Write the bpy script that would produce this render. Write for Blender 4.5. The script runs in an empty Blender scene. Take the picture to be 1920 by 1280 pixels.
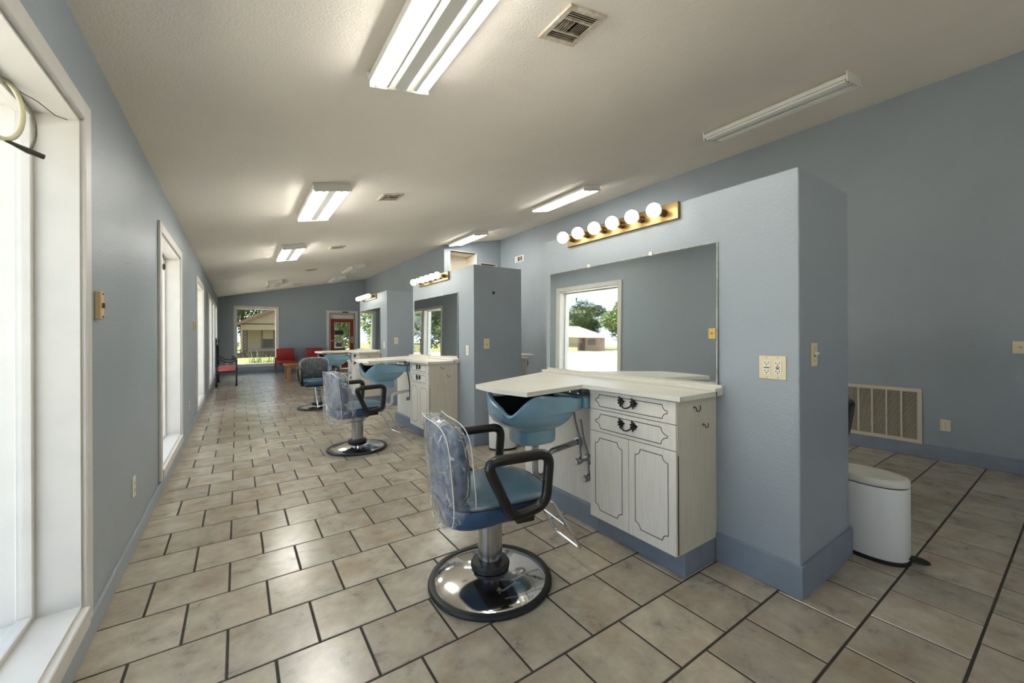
import bpy, bmesh, math, random
from mathutils import Matrix, Vector

random.seed(7)
PI = math.pi
S = bpy.context.scene
COL = S.collection

# ------------------------------------------------------------------ camera
F_PX, YAW, V0, ROLL = 752.2, 0.6006, 626.2, 0.0045
cam_d = bpy.data.cameras.new('camera')
cam = bpy.data.objects.new('camera', cam_d)
COL.objects.link(cam)
cam_d.sensor_width = 36.0
cam_d.lens = F_PX * 36.0 / 1920.0
cam_d.shift_y = -(640.0 - V0) / 1920.0
cam_d.clip_start = 0.02
cam_d.clip_end = 600
cam.matrix_world = (Matrix.Translation((0, 0, 1.26)) @ Matrix.Rotation(-YAW, 4, 'Z')
                    @ Matrix.Rotation(PI / 2, 4, 'X') @ Matrix.Rotation(-ROLL, 4, 'Z'))
S.camera = cam

# ------------------------------------------------------------------ world, sun, exposure
SKY_STRENGTH = 1.45
SUN_ENERGY = 16.0
TUBE_EMIT = 23.0
BULB_EMIT = 5.0
W = bpy.data.worlds.new('sky')
S.world = W
W.use_nodes = True
nt = W.node_tree
nt.nodes.clear()
wo = nt.nodes.new('ShaderNodeOutputWorld')
bg = nt.nodes.new('ShaderNodeBackground')
tc = nt.nodes.new('ShaderNodeTexCoord')
sep = nt.nodes.new('ShaderNodeSeparateXYZ')
ramp = nt.nodes.new('ShaderNodeValToRGB')
ramp.color_ramp.elements[0].position = 0.0
ramp.color_ramp.elements[0].color = (0.60, 0.73, 0.93, 1)
ramp.color_ramp.elements[1].position = 0.75
ramp.color_ramp.elements[1].color = (0.36, 0.53, 0.84, 1)
cl = nt.nodes.new('ShaderNodeTexNoise')
cl.inputs['Scale'].default_value = 3.2
cl.inputs['Detail'].default_value = 7
cr = nt.nodes.new('ShaderNodeValToRGB')
cr.color_ramp.elements[0].position = 0.46
cr.color_ramp.elements[1].position = 0.66
mx = nt.nodes.new('ShaderNodeMixRGB')
mx.inputs['Color2'].default_value = (0.88, 0.89, 0.90, 1)
nt.links.new(tc.outputs['Generated'], sep.inputs[0])
nt.links.new(sep.outputs['Z'], ramp.inputs['Fac'])
nt.links.new(tc.outputs['Generated'], cl.inputs['Vector'])
nt.links.new(cl.outputs['Fac'], cr.inputs['Fac'])
nt.links.new(cr.outputs['Color'], mx.inputs['Fac'])
nt.links.new(ramp.outputs['Color'], mx.inputs['Color1'])
nt.links.new(mx.outputs['Color'], bg.inputs['Color'])
bg.inputs['Strength'].default_value = SKY_STRENGTH
nt.links.new(bg.outputs[0], wo.inputs['Surface'])

sun_d = bpy.data.lights.new('sun', 'SUN')
sun_d.energy = SUN_ENERGY
sun_d.angle = 0.01
sun_d.color = (1.0, 0.93, 0.82)
sun = bpy.data.objects.new('sun', sun_d)
COL.objects.link(sun)
sun.rotation_euler = Vector((-0.52, -0.03, -0.85)).to_track_quat('-Z', 'Y').to_euler()

S.view_settings.view_transform = 'Standard'
S.view_settings.look = 'None'
S.view_settings.gamma = 1.0
S.view_settings.use_curve_mapping = False
S.view_settings.exposure = 1.0


# ------------------------------------------------------------------ materials
def lin(c):
    c = c / 255.0
    return c / 12.92 if c <= 0.04045 else ((c + 0.055) / 1.055) ** 2.4


def rgb(r, g, b):
    return (lin(r), lin(g), lin(b), 1.0)


def mat(name, col, rough=0.5, metal=0.0, var=0.0, vscale=6.0, bump=0.0, bscale=150.0, coat=0.0, spec=0.5,
        stretch=None, col2=None):
    """procedural principled material: base colour with noise variation and a fine bump in object space"""
    m = bpy.data.materials.new(name)
    m.use_nodes = True
    n = m.node_tree.nodes
    l = m.node_tree.links
    p = n['Principled BSDF']
    p.inputs['Roughness'].default_value = rough
    p.inputs['Metallic'].default_value = metal
    p.inputs['Specular IOR Level'].default_value = spec
    p.inputs['Coat Weight'].default_value = coat
    p.inputs['Coat Roughness'].default_value = 0.08
    p.inputs['Base Color'].default_value = col
    geo = n.new('ShaderNodeNewGeometry')
    vec = geo.outputs['Position']
    if stretch:
        mp = n.new('ShaderNodeMapping')
        mp.inputs['Scale'].default_value = stretch
        l.new(vec, mp.inputs['Vector'])
        vec = mp.outputs['Vector']
    if var > 0 or col2:
        t = n.new('ShaderNodeTexNoise')
        t.inputs['Scale'].default_value = vscale
        t.inputs['Detail'].default_value = 6
        l.new(vec, t.inputs['Vector'])
        mix = n.new('ShaderNodeMixRGB')
        c2 = col2 or (col[0] * (1 - var), col[1] * (1 - var), col[2] * (1 - var), 1)
        mix.inputs['Color1'].default_value = col
        mix.inputs['Color2'].default_value = c2
        r = n.new('ShaderNodeValToRGB')
        r.color_ramp.elements[0].position = 0.35
        r.color_ramp.elements[1].position = 0.68
        l.new(t.outputs['Fac'], r.inputs['Fac'])
        l.new(r.outputs['Color'], mix.inputs['Fac'])
        l.new(mix.outputs['Color'], p.inputs['Base Color'])
    if bump > 0:
        t2 = n.new('ShaderNodeTexNoise')
        t2.inputs['Scale'].default_value = bscale
        t2.inputs['Detail'].default_value = 3
        l.new(vec, t2.inputs['Vector'])
        b = n.new('ShaderNodeBump')
        b.inputs['Strength'].default_value = bump
        b.inputs['Distance'].default_value = 0.004
        l.new(t2.outputs['Fac'], b.inputs['Height'])
        l.new(b.outputs['Normal'], p.inputs['Normal'])
    return m


def emit_mat(name, col, strength):
    m = bpy.data.materials.new(name)
    m.use_nodes = True
    n = m.node_tree.nodes
    n.clear()
    o = n.new('ShaderNodeOutputMaterial')
    e = n.new('ShaderNodeEmission')
    e.inputs['Color'].default_value = col
    e.inputs['Strength'].default_value = strength
    m.node_tree.links.new(e.outputs[0], o.inputs['Surface'])
    return m


def glass_mat(name, tint=(0.97, 0.99, 0.98, 1), gloss=1.0, haze=0.0, haze_col=(0.8, 0.8, 0.8, 1), rough=0.0, wrinkle=0.0):
    """thin sheet: transparent with a fresnel reflection and an optional pale haze"""
    m = bpy.data.materials.new(name)
    m.use_nodes = True
    n = m.node_tree.nodes
    l = m.node_tree.links
    n.clear()
    o = n.new('ShaderNodeOutputMaterial')
    t = n.new('ShaderNodeBsdfTransparent')
    t.inputs['Color'].default_value = tint
    g = n.new('ShaderNodeBsdfGlossy')
    g.inputs['Roughness'].default_value = rough
    fr = n.new('ShaderNodeFresnel')
    fr.inputs['IOR'].default_value = 1.45
    mul = n.new('ShaderNodeMath')
    mul.operation = 'MULTIPLY'
    mul.inputs[1].default_value = gloss
    mix = n.new('ShaderNodeMixShader')
    gb = n.new('ShaderNodeNewGeometry')          # reflect only off the outer faces of the sheet
    inv = n.new('ShaderNodeMath')
    inv.operation = 'SUBTRACT'
    inv.inputs[0].default_value = 1.0
    l.new(gb.outputs['Backfacing'], inv.inputs[1])
    m2 = n.new('ShaderNodeMath')
    m2.operation = 'MULTIPLY'
    m2.use_clamp = True
    l.new(fr.outputs[0], mul.inputs[0])
    l.new(mul.outputs[0], m2.inputs[0])
    l.new(inv.outputs[0], m2.inputs[1])
    l.new(m2.outputs[0], mix.inputs['Fac'])
    base = t
    if haze > 0:
        d = n.new('ShaderNodeBsdfDiffuse')
        d.inputs['Color'].default_value = haze_col
        hm = n.new('ShaderNodeMixShader')
        geo = n.new('ShaderNodeNewGeometry')
        no = n.new('ShaderNodeTexNoise')
        no.inputs['Scale'].default_value = 22
        no.inputs['Detail'].default_value = 5
        l.new(geo.outputs['Position'], no.inputs['Vector'])
        r = n.new('ShaderNodeMapRange')
        r.inputs['From Min'].default_value = 0.38
        r.inputs['From Max'].default_value = 0.72
        r.inputs['To Min'].default_value = haze * 0.3
        r.inputs['To Max'].default_value = haze * 1.8
        l.new(no.outputs['Fac'], r.inputs['Value'])
        fac = r.outputs[0]
        if wrinkle > 0:          # highlights on the creases, painted as pale diffuse lines
            ds = n.new('ShaderNodeTexNoise')
            ds.inputs['Scale'].default_value = 7
            vm = n.new('ShaderNodeVectorMath')
            vm.operation = 'MULTIPLY_ADD'
            vm.inputs[1].default_value = (0.12, 0.12, 0.12)
            mp = n.new('ShaderNodeMapping')
            mp.inputs['Scale'].default_value = (1.0, 1.0, 0.38)
            gate = n.new('ShaderNodeTexNoise')
            gate.inputs['Scale'].default_value = 16
            gr = n.new('ShaderNodeMapRange')
            gr.inputs['From Min'].default_value = 0.47
            gr.inputs['From Max'].default_value = 0.62
            gm = n.new('ShaderNodeMath')
            gm.operation = 'MULTIPLY'
            vo = n.new('ShaderNodeTexVoronoi')
            vo.feature = 'DISTANCE_TO_EDGE'
            vo.inputs['Scale'].default_value = 17
            mr = n.new('ShaderNodeMapRange')
            mr.inputs['From Max'].default_value = 0.05
            mr.inputs['To Min'].default_value = 0.5
            mr.inputs['To Max'].default_value = 0.0
            mxm = n.new('ShaderNodeMath')
            mxm.operation = 'ADD'
            l.new(geo.outputs['Position'], ds.inputs['Vector'])
            l.new(ds.outputs['Color'], vm.inputs[0])
            l.new(geo.outputs['Position'], vm.inputs[2])
            l.new(vm.outputs[0], mp.inputs['Vector'])
            l.new(mp.outputs[0], vo.inputs['Vector'])
            l.new(vm.outputs[0], gate.inputs['Vector'])
            l.new(gate.outputs['Fac'], gr.inputs['Value'])
            l.new(mr.outputs[0], gm.inputs[0])
            l.new(gr.outputs[0], gm.inputs[1])
            l.new(vo.outputs['Distance'], mr.inputs['Value'])
            l.new(gm.outputs[0], mxm.inputs[0])
            l.new(r.outputs[0], mxm.inputs[1])
            fac = mxm.outputs[0]
        l.new(fac, hm.inputs['Fac'])
        l.new(t.outputs[0], hm.inputs[1])
        l.new(d.outputs[0], hm.inputs[2])
        base = hm
    if wrinkle > 0:
        geo2 = n.new('ShaderNodeNewGeometry')
        n2 = n.new('ShaderNodeTexNoise')
        n2.inputs['Scale'].default_value = 18
        n2.inputs['Detail'].default_value = 4
        n2.inputs['Distortion'].default_value = 1.2
        b = n.new('ShaderNodeBump')
        b.inputs['Strength'].default_value = wrinkle
        b.inputs['Distance'].default_value = 0.03
        l.new(geo2.outputs['Position'], n2.inputs['Vector'])
        l.new(n2.outputs['Fac'], b.inputs['Height'])
        l.new(b.outputs['Normal'], g.inputs['Normal'])
        l.new(b.outputs['Normal'], fr.inputs['Normal'])
    l.new(base.outputs[0], mix.inputs[1])
    l.new(g.outputs[0], mix.inputs[2])
    l.new(mix.outputs[0], o.inputs['Surface'])
    return m


def paint_mat(name, col, col2, rough=0.5, bump=0.35):
    m = mat(name, col, rough=rough, col2=col2, vscale=0.9, bump=bump, bscale=75.0)
    return m


def tile_mat(name):
    m = bpy.data.materials.new(name)
    m.use_nodes = True
    n = m.node_tree.nodes
    l = m.node_tree.links
    p = n['Principled BSDF']
    geo = n.new('ShaderNodeNewGeometry')
    oi = n.new('ShaderNodeObjectInfo')
    add = n.new('ShaderNodeMath')
    add.operation = 'ADD'
    l.new(geo.outputs['Random Per Island'], add.inputs[0])
    l.new(oi.outputs['Random'], add.inputs[1])
    fr = n.new('ShaderNodeMath')
    fr.operation = 'FRACT'
    l.new(add.outputs[0], fr.inputs[0])
    # every tile shows its own piece of the marbling
    off = n.new('ShaderNodeCombineXYZ')
    mu = n.new('ShaderNodeMath')
    mu.operation = 'MULTIPLY'
    mu.inputs[1].default_value = 37.0
    l.new(fr.outputs[0], mu.inputs[0])
    l.new(mu.outputs[0], off.inputs['Z'])
    va = n.new('ShaderNodeVectorMath')
    va.operation = 'ADD'
    l.new(geo.outputs['Position'], va.inputs[0])
    l.new(off.outputs[0], va.inputs[1])
    n1 = n.new('ShaderNodeTexNoise')
    n1.inputs['Scale'].default_value = 8
    n1.inputs['Detail'].default_value = 9
    n1.inputs['Roughness'].default_value = 0.7
    n1.inputs['Distortion'].default_value = 0.25
    l.new(va.outputs[0], n1.inputs['Vector'])
    r1 = n.new('ShaderNodeValToRGB')
    e = r1.color_ramp.elements
    e[0].position = 0.28
    e[0].color = rgb(116, 108, 98)
    e[1].position = 0.74
    e[1].color = rgb(184, 173, 156)
    k = r1.color_ramp.elements.new(0.42)
    k.color = rgb(158, 149, 134)
    k = r1.color_ramp.elements.new(0.55)
    k.color = rgb(170, 160, 142)
    l.new(n1.outputs['Fac'], r1.inputs['Fac'])
    n2 = n.new('ShaderNodeTexNoise')
    n2.inputs['Scale'].default_value = 5
    n2.inputs['Detail'].default_value = 5
    l.new(va.outputs[0], n2.inputs['Vector'])
    r2 = n.new('ShaderNodeMapRange')
    r2.inputs['From Min'].default_value = 0.48
    r2.inputs['From Max'].default_value = 0.72
    r2.inputs['To Max'].default_value = 0.6
    l.new(n2.outputs['Fac'], r2.inputs['Value'])
    mx1 = n.new('ShaderNodeMixRGB')
    mx1.inputs['Color2'].default_value = rgb(146, 122, 94)
    l.new(r2.outputs[0], mx1.inputs['Fac'])
    l.new(r1.outputs['Color'], mx1.inputs['Color1'])
    hs = n.new('ShaderNodeHueSaturation')
    mr = n.new('ShaderNodeMapRange')
    mr.inputs['To Min'].default_value = 0.86
    mr.inputs['To Max'].default_value = 1.08
    l.new(fr.outputs[0], mr.inputs['Value'])
    l.new(mr.outputs[0], hs.inputs['Value'])
    l.new(mx1.outputs[0], hs.inputs['Color'])
    l.new(hs.outputs[0], p.inputs['Base Color'])
    p.inputs['Roughness'].default_value = 0.24
    p.inputs['Specular IOR Level'].default_value = 0.7
    b = n.new('ShaderNodeBump')
    b.inputs['Strength'].default_value = 0.06
    b.inputs['Distance'].default_value = 0.003
    n3 = n.new('ShaderNodeTexNoise')
    n3.inputs['Scale'].default_value = 40
    n3.inputs['Detail'].default_value = 4
    l.new(va.outputs[0], n3.inputs['Vector'])
    l.new(n3.outputs['Fac'], b.inputs['Height'])
    l.new(b.outputs['Normal'], p.inputs['Normal'])
    return m


def brick_mat(name):
    m = bpy.data.materials.new(name)
    m.use_nodes = True
    n = m.node_tree.nodes
    l = m.node_tree.links
    p = n['Principled BSDF']
    tc_ = n.new('ShaderNodeTexCoord')
    mp = n.new('ShaderNodeMapping')
    mp.inputs['Rotation'].default_value = (PI / 2, 0, 0)
    b = n.new('ShaderNodeTexBrick')
    b.inputs['Scale'].default_value = 3.0
    b.inputs['Color1'].default_value = rgb(150, 118, 104)
    b.inputs['Color2'].default_value = rgb(120, 96, 88)
    b.inputs['Mortar'].default_value = rgb(170, 160, 150)
    l.new(tc_.outputs['Object'], mp.inputs['Vector'])
    l.new(mp.outputs['Vector'], b.inputs['Vector'])
    l.new(b.outputs['Color'], p.inputs['Base Color'])
    p.inputs['Roughness'].default_value = 0.9
    return m


M = {}
M['paint'] = paint_mat('blue_grey_paint', rgb(155, 164, 171), rgb(147, 156, 163), rough=0.42, bump=0.4)
M['base'] = mat('blue_baseboard_paint', rgb(130, 141, 154), rough=0.45, var=0.12, vscale=9)
M['ceil'] = mat('cream_ceiling_texture', rgb(245, 236, 223), rough=0.9, var=0.05, vscale=1.1, bump=0.7, bscale=90)
M['grout'] = mat('dark_grout', rgb(58, 52, 44), rough=0.9, var=0.3, vscale=30)
M['tile'] = tile_mat('mottled_beige_tile')
M['trim'] = mat('white_trim_paint', rgb(214, 210, 202), rough=0.4, var=0.06, vscale=7)
M['glass'] = glass_mat('window_glass', gloss=1.0)
M['mirror'] = mat('mirror_silver', (0.82, 0.85, 0.83, 1), rough=0.02, metal=1.0)
M['mirror_edge'] = mat('mirror_edge_worn', rgb(176, 178, 170), rough=0.5, var=0.4, vscale=40)
M['lam'] = mat('white_woodgrain_laminate', rgb(228, 224, 214), rough=0.42, col2=rgb(218, 213, 203), vscale=3,
               stretch=(30, 30, 2))
M['side'] = mat('cream_cabinet_side', rgb(214, 207, 190), rough=0.5, col2=rgb(204, 196, 178), vscale=3, stretch=(25, 25, 1.5))
M['top'] = mat('cream_counter_laminate', rgb(224, 220, 208), rough=0.33, var=0.05, vscale=3)
M['groove'] = mat('dark_routed_line', rgb(50, 44, 40), rough=0.8)
M['handle'] = mat('aged_black_brass', rgb(46, 42, 38), rough=0.42, metal=0.7)
M['bowl'] = mat('glossy_blue_porcelain', rgb(134, 174, 194), rough=0.12, coat=0.6, var=0.05)
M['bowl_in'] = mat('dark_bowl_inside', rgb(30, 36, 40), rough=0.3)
M['chrome'] = mat('chrome', (0.72, 0.72, 0.72, 1), rough=0.09, metal=1.0)
M['chrome_brushed'] = mat('brushed_steel', (0.46, 0.46, 0.48, 1), rough=0.17, metal=1.0)
M['black'] = mat('black_rubber', rgb(24, 23, 23), rough=0.45)
M['blackpad'] = mat('black_arm_urethane', rgb(30, 28, 26), rough=0.34, var=0.3, vscale=30)
M['vinyl'] = mat('navy_vinyl', rgb(46, 76, 112), rough=0.32, var=0.12, vscale=12, bump=0.1, bscale=220)
M['vinyl_seat'] = mat('teal_grey_vinyl', rgb(66, 92, 108), rough=0.3, var=0.1, vscale=8, bump=0.1, bscale=220)
M['vinyl_dark'] = mat('dark_teal_vinyl', rgb(26, 40, 46), rough=0.35, var=0.15, vscale=12)
M['plastic'] = glass_mat('clear_plastic_cover', tint=(0.95, 0.96, 0.97, 1), gloss=1.8, haze=0.12, haze_col=(0.85, 0.88, 0.9, 1),
                         rough=0.06, wrinkle=1.0)
M['plastic_thin'] = glass_mat('tight_plastic_wrap', tint=(0.95, 0.96, 0.97, 1), gloss=1.8, haze=0.03, haze_col=(0.85, 0.88, 0.9, 1),
                              rough=0.06, wrinkle=1.0)
M['seam'] = mat('white_plastic_seam', rgb(212, 214, 212), rough=0.4)
M['brass'] = mat('antique_brass', (0.36, 0.255, 0.115, 1), rough=0.32, metal=1.0, var=0.25, vscale=14)
M['brass_dark'] = mat('dark_bronze_socket', (0.20, 0.14, 0.07, 1), rough=0.3, metal=1.0)
M['ivory'] = mat('ivory_plate', rgb(222, 208, 172), rough=0.4)
M['ivory_white'] = mat('white_device', rgb(226, 222, 206), rough=0.4)
M['slot'] = mat('dark_slot', rgb(30, 26, 24), rough=0.7)
M['red'] = mat('red_vinyl', rgb(166, 40, 34), rough=0.4, var=0.15, vscale=8)
M['redplastic'] = mat('red_button', rgb(170, 50, 40), rough=0.4)
M['wood'] = mat('honey_wood', rgb(176, 128, 76), rough=0.5, col2=rgb(140, 96, 54), vscale=4, stretch=(20, 20, 3))
M['walnut'] = mat('chair_arm_wood', rgb(120, 84, 58), rough=0.45, var=0.25, vscale=10)
M['iron'] = mat('black_wrought_iron', rgb(22, 21, 21), rough=0.55)
M['cushion'] = mat('faded_red_cushion', rgb(196, 92, 84), rough=0.6, var=0.2, vscale=10)
M['bin'] = mat('white_enamel_bin', rgb(222, 222, 218), rough=0.33, var=0.03, vscale=30, stretch=(1, 1, 12))
M['binlid'] = mat('white_bin_lid', rgb(212, 208, 196), rough=0.4)
M['grille'] = mat('cream_grille_enamel', rgb(206, 198, 178), rough=0.4)
M['ventdark'] = mat('duct_dark', rgb(30, 26, 20), rough=0.9)
M['ventwhite'] = mat('dusty_vent_metal', rgb(222, 214, 198), rough=0.5, col2=rgb(176, 158, 130), vscale=22)
M['fix'] = mat('lamp_white_enamel', rgb(226, 224, 216), rough=0.4)
M['tube_on'] = emit_mat('lit_fluorescent_tube', (1.0, 0.985, 0.925, 1), TUBE_EMIT)
M['tube_off'] = mat('unlit_fluorescent_tube', rgb(226, 226, 218), rough=0.25)
M['bulb_on'] = emit_mat('lit_globe_bulb', (1.0, 0.93, 0.80, 1), BULB_EMIT)
M['bulb_off'] = mat('unlit_globe_bulb', rgb(226, 224, 214), rough=0.25)
M['bulb_neck'] = mat('bulb_neck_porcelain', rgb(226, 216, 196), rough=0.3)
M['alum'] = mat('anodised_aluminium', rgb(170, 162, 148), rough=0.4, metal=0.3)
M['reddoor'] = mat('red_door_paint', rgb(140, 44, 34), rough=0.4)
M['sign'] = mat('dark_placard', rgb(40, 38, 36), rough=0.5)
M['sign_blue'] = mat('blue_grey_decal', rgb(70, 88, 104), rough=0.5)
M['pvc'] = mat('white_pvc_pipe', rgb(222, 220, 210), rough=0.35)
M['hose'] = mat('braided_steel_hose', (0.5, 0.5, 0.5, 1), rough=0.35, metal=0.9, var=0.5, vscale=200)
M['hose_black'] = mat('black_hose', rgb(34, 32, 30), rough=0.4)
M['niche'] = mat('white_niche_paint', rgb(228, 220, 204), rough=0.7)
M['hoop'] = mat('yellowed_plastic_hoop', rgb(196, 186, 150), rough=0.3)
M['wire'] = mat('dark_wire', rgb(60, 56, 46), rough=0.5, metal=0.4)
# outdoors
M['lot'] = mat('pale_concrete_lot', rgb(206, 202, 194), rough=0.9, var=0.10, vscale=0.6)
M['lawn'] = mat('dry_lawn', rgb(76, 82, 40), rough=0.95, col2=rgb(100, 96, 54), vscale=1.6)
M['leaf'] = mat('tree_leaf', rgb(74, 92, 46), rough=0.7, col2=rgb(102, 116, 62), vscale=2.2)
M['leaf_dark'] = mat('dark_tree_leaf', rgb(56, 72, 40), rough=0.7, col2=rgb(82, 98, 54), vscale=2.2)
M['leaf_y'] = mat('weed_leaf', rgb(104, 116, 50), rough=0.8, col2=rgb(80, 92, 46), vscale=5)
M['bark'] = mat('tree_bark', rgb(84, 70, 56), rough=0.9, var=0.3, vscale=8)
M['siding'] = mat('tan_siding', rgb(146, 130, 110), rough=0.8, var=0.06, vscale=2)
M['siding_wall'] = mat('cream_porch_wall', rgb(146, 134, 110), rough=0.8, var=0.06, vscale=2)
M['fascia'] = mat('brown_fascia', rgb(112, 84, 70), rough=0.7)
M['shingle'] = mat('brown_shingle', rgb(110, 92, 78), rough=0.9, var=0.25, vscale=6)
M['roof_pale'] = mat('pale_shingle_roof', rgb(176, 170, 160), rough=0.9, var=0.15, vscale=4)
M['foundation'] = mat('dark_foundation', rgb(92, 72, 66), rough=0.9, var=0.2, vscale=4)
M['pane_dark'] = mat('far_window_pane', rgb(70, 66, 58), rough=0.15)
M['blind'] = mat('far_window_blind', rgb(150, 140, 116), rough=0.6)
M['brick'] = brick_mat('far_brick')
M['carpaint'] = mat('white_car_paint', rgb(226, 226, 224), rough=0.25, coat=0.5)


# ------------------------------------------------------------------ mesh helpers
def NB():
    return bmesh.new()


def mesh_of(name, bm, m, smooth=False):
    bmesh.ops.recalc_face_normals(bm, faces=bm.faces)
    me = bpy.data.meshes.new(name)
    bm.to_mesh(me)
    bm.free()
    me.materials.append(m)
    if smooth:
        me.shade_smooth()
        try:
            me.set_sharp_from_angle(angle=math.radians(38))
        except Exception:
            pass
    return me


def obj(name, bm, m, parent=None, smooth=False, kind=None):
    me = bm if isinstance(bm, bpy.types.Mesh) else mesh_of(name, bm, m, smooth)
    o = bpy.data.objects.new(name, me)
    COL.objects.link(o)
    if parent:
        o.parent = parent
    if kind:
        o['kind'] = kind
    return o


def tag(o, label, cat, group=None):
    o['label'] = label
    o['category'] = cat
    if group:
        o['group'] = group
    return o


def thing(name, label, cat, loc=(0, 0, 0), rotz=0.0, group=None):
    o = bpy.data.objects.new(name, None)
    o.empty_display_size = 0.1
    COL.objects.link(o)
    o.location = loc
    o.rotation_euler = (0, 0, rotz)
    return tag(o, label, cat, group)


def struct(name, bm, m, label=None, cat=None, parent=None, smooth=False):
    o = obj(name, bm, m, parent, smooth)
    if not parent:
        o['kind'] = 'structure'
    if label:
        o['label'] = label
    if cat:
        o['category'] = cat
    return o


def struct_empty(name, label, cat, loc=(0, 0, 0)):
    o = bpy.data.objects.new(name, None)
    o.empty_display_size = 0.1
    COL.objects.link(o)
    o.location = loc
    o['kind'] = 'structure'
    o['label'] = label
    o['category'] = cat
    return o


def box(bm, x0, x1, y0, y1, z0, z1, bev=0.0, seg=1):
    vs = [bm.verts.new(p) for p in ((x0, y0, z0), (x1, y0, z0), (x1, y1, z0), (x0, y1, z0),
                                    (x0, y0, z1), (x1, y0, z1), (x1, y1, z1), (x0, y1, z1))]
    fs = [bm.faces.new([vs[i] for i in f]) for f in ((3, 2, 1, 0), (4, 5, 6, 7), (0, 1, 5, 4), (1, 2, 6, 5), (2, 3, 7, 6), (3, 0, 4, 7))]
    if bev > 0:
        es = list({e for f in fs for e in f.edges})
        bmesh.ops.bevel(bm, geom=es, offset=bev, segments=seg, profile=0.5, affect='EDGES')
    return bm


def bx(x0, x1, y0, y1, z0, z1, bev=0.0, seg=1):
    return box(NB(), x0, x1, y0, y1, z0, z1, bev, seg)


def prism(bm, poly, a0, a1, axis='z'):
    """extrude a polygon along an axis. poly coords: z -> (x,y); y -> (x,z); x -> (y,z)"""
    def P(u, v, a):
        return {'z': (u, v, a), 'y': (u, a, v), 'x': (a, u, v)}[axis]
    lo = [bm.verts.new(P(u, v, a0)) for u, v in poly]
    hi = [bm.verts.new(P(u, v, a1)) for u, v in poly]
    n = len(poly)
    fs = [bm.faces.new(lo[::-1]), bm.faces.new(hi)]
    for i in range(n):
        fs.append(bm.faces.new((lo[i], lo[(i + 1) % n], hi[(i + 1) % n], hi[i])))
    return fs


def tube(bm, pts, r, seg=10, closed=False, caps=True):
    pts = [Vector(p) for p in pts]
    n = len(pts)
    rad = r if hasattr(r, '__len__') else [r] * n
    rings = []
    up = None
    for i, p in enumerate(pts):
        if closed:
            t = pts[(i + 1) % n] - pts[i - 1]
        else:
            t = pts[min(i + 1, n - 1)] - pts[max(i - 1, 0)]
        t.normalize()
        if up is None:
            a = Vector((0, 0, 1)) if abs(t.z) < 0.9 else Vector((1, 0, 0))
            up = (a - t * a.dot(t)).normalized()
        else:
            up = (up - t * up.dot(t))
            if up.length < 1e-6:
                up = t.orthogonal()
            up.normalize()
        s = t.cross(up)
        rings.append([bm.verts.new(p + (up * math.cos(2 * PI * k / seg) + s * math.sin(2 * PI * k / seg)) * rad[i]) for k in range(seg)])
    m = n if closed else n - 1
    for i in range(m):
        A, B = rings[i], rings[(i + 1) % n]
        for k in range(seg):
            bm.faces.new((A[k], A[(k + 1) % seg], B[(k + 1) % seg], B[k]))
    if not closed and caps:
        bm.faces.new(rings[0][::-1])
        bm.faces.new(rings[-1])
    return bm


def rounded(pts, r, n=5, closed=False):
    """round the corners of a polyline with radius-like offset r"""
    pts = [Vector(p) for p in pts]
    out = []
    N = len(pts)
    for i, p in enumerate(pts):
        if not closed and (i == 0 or i == N - 1):
            out.append(p)
            continue
        a, b = pts[i - 1], pts[(i + 1) % N]
        da = (a - p)
        db = (b - p)
        ra = min(r, da.length * 0.48)
        rb = min(r, db.length * 0.48)
        pa = p + da.normalized() * ra
        pb = p + db.normalized() * rb
        for k in range(n + 1):
            t = k / n
            out.append(pa * (1 - t) ** 2 + p * 2 * t * (1 - t) + pb * t * t)
    return out


def lathe(bm, prof, seg=32, c=(0, 0)):
    rings = []
    for r, z in prof:
        if r < 1e-5:
            rings.append([bm.verts.new((c[0], c[1], z))])
        else:
            rings.append([bm.verts.new((c[0] + r * math.cos(2 * PI * k / seg), c[1] + r * math.sin(2 * PI * k / seg), z)) for k in range(seg)])
    for A, B in zip(rings, rings[1:]):
        if len(A) == 1 and len(B) == 1:
            continue
        for k in range(seg):
            k2 = (k + 1) % seg
            if len(A) == 1:
                bm.faces.new((A[0], B[k], B[k2]))
            elif len(B) == 1:
                bm.faces.new((A[k], A[k2], B[0]))
            else:
                bm.faces.new((A[k], A[k2], B[k2], B[k]))
    return bm


def loft(bm, rings, caps=True):
    """rings: lists of equal-length point lists"""
    R = [[bm.verts.new(p) for p in r] for r in rings]
    n = len(R[0])
    for A, B in zip(R, R[1:]):
        for k in range(n):
            bm.faces.new((A[k], A[(k + 1) % n], B[(k + 1) % n], B[k]))
    if caps:
        bm.faces.new(R[0][::-1])
        bm.faces.new(R[-1])
    return bm


def sphere(bm, c, r, u=16, v=10, sx=1, sy=1, sz=1):
    g = bmesh.ops.create_uvsphere(bm, u_segments=u, v_segments=v, radius=r)
    for w in g['verts']:
        w.co = Vector((w.co.x * sx + c[0], w.co.y * sy + c[1], w.co.z * sz + c[2]))
    return bm


def superellipse(a, b, n=4.0, seg=40):
    out = []
    for k in range(seg):
        t = 2 * PI * k / seg
        ct, st = math.cos(t), math.sin(t)
        out.append((a * math.copysign(abs(ct) ** (2 / n), ct), b * math.copysign(abs(st) ** (2 / n), st)))
    return out


def copy_tree(o, parent=None):
    c = o.copy()
    COL.objects.link(c)
    c.parent = parent
    for ch in list(o.children):
        copy_tree(ch, c)
    return c


# ------------------------------------------------------------------ room data (metres; x right, y away, camera at 0,0)
XL, XR = -0.512, 5.714          # left window wall, right wall
YB, YF = -3.0, 16.0             # wall behind the camera, far wall
XS, YS = 4.10, 8.85             # the corner of the walled-off back room
CZ0, CS = 2.59, 0.2             # ceiling height at x = 0 and its slope
PX0, PX1 = 2.20, 2.86           # partitions


def ceil_z(x):
    return CZ0 + CS * x


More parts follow.
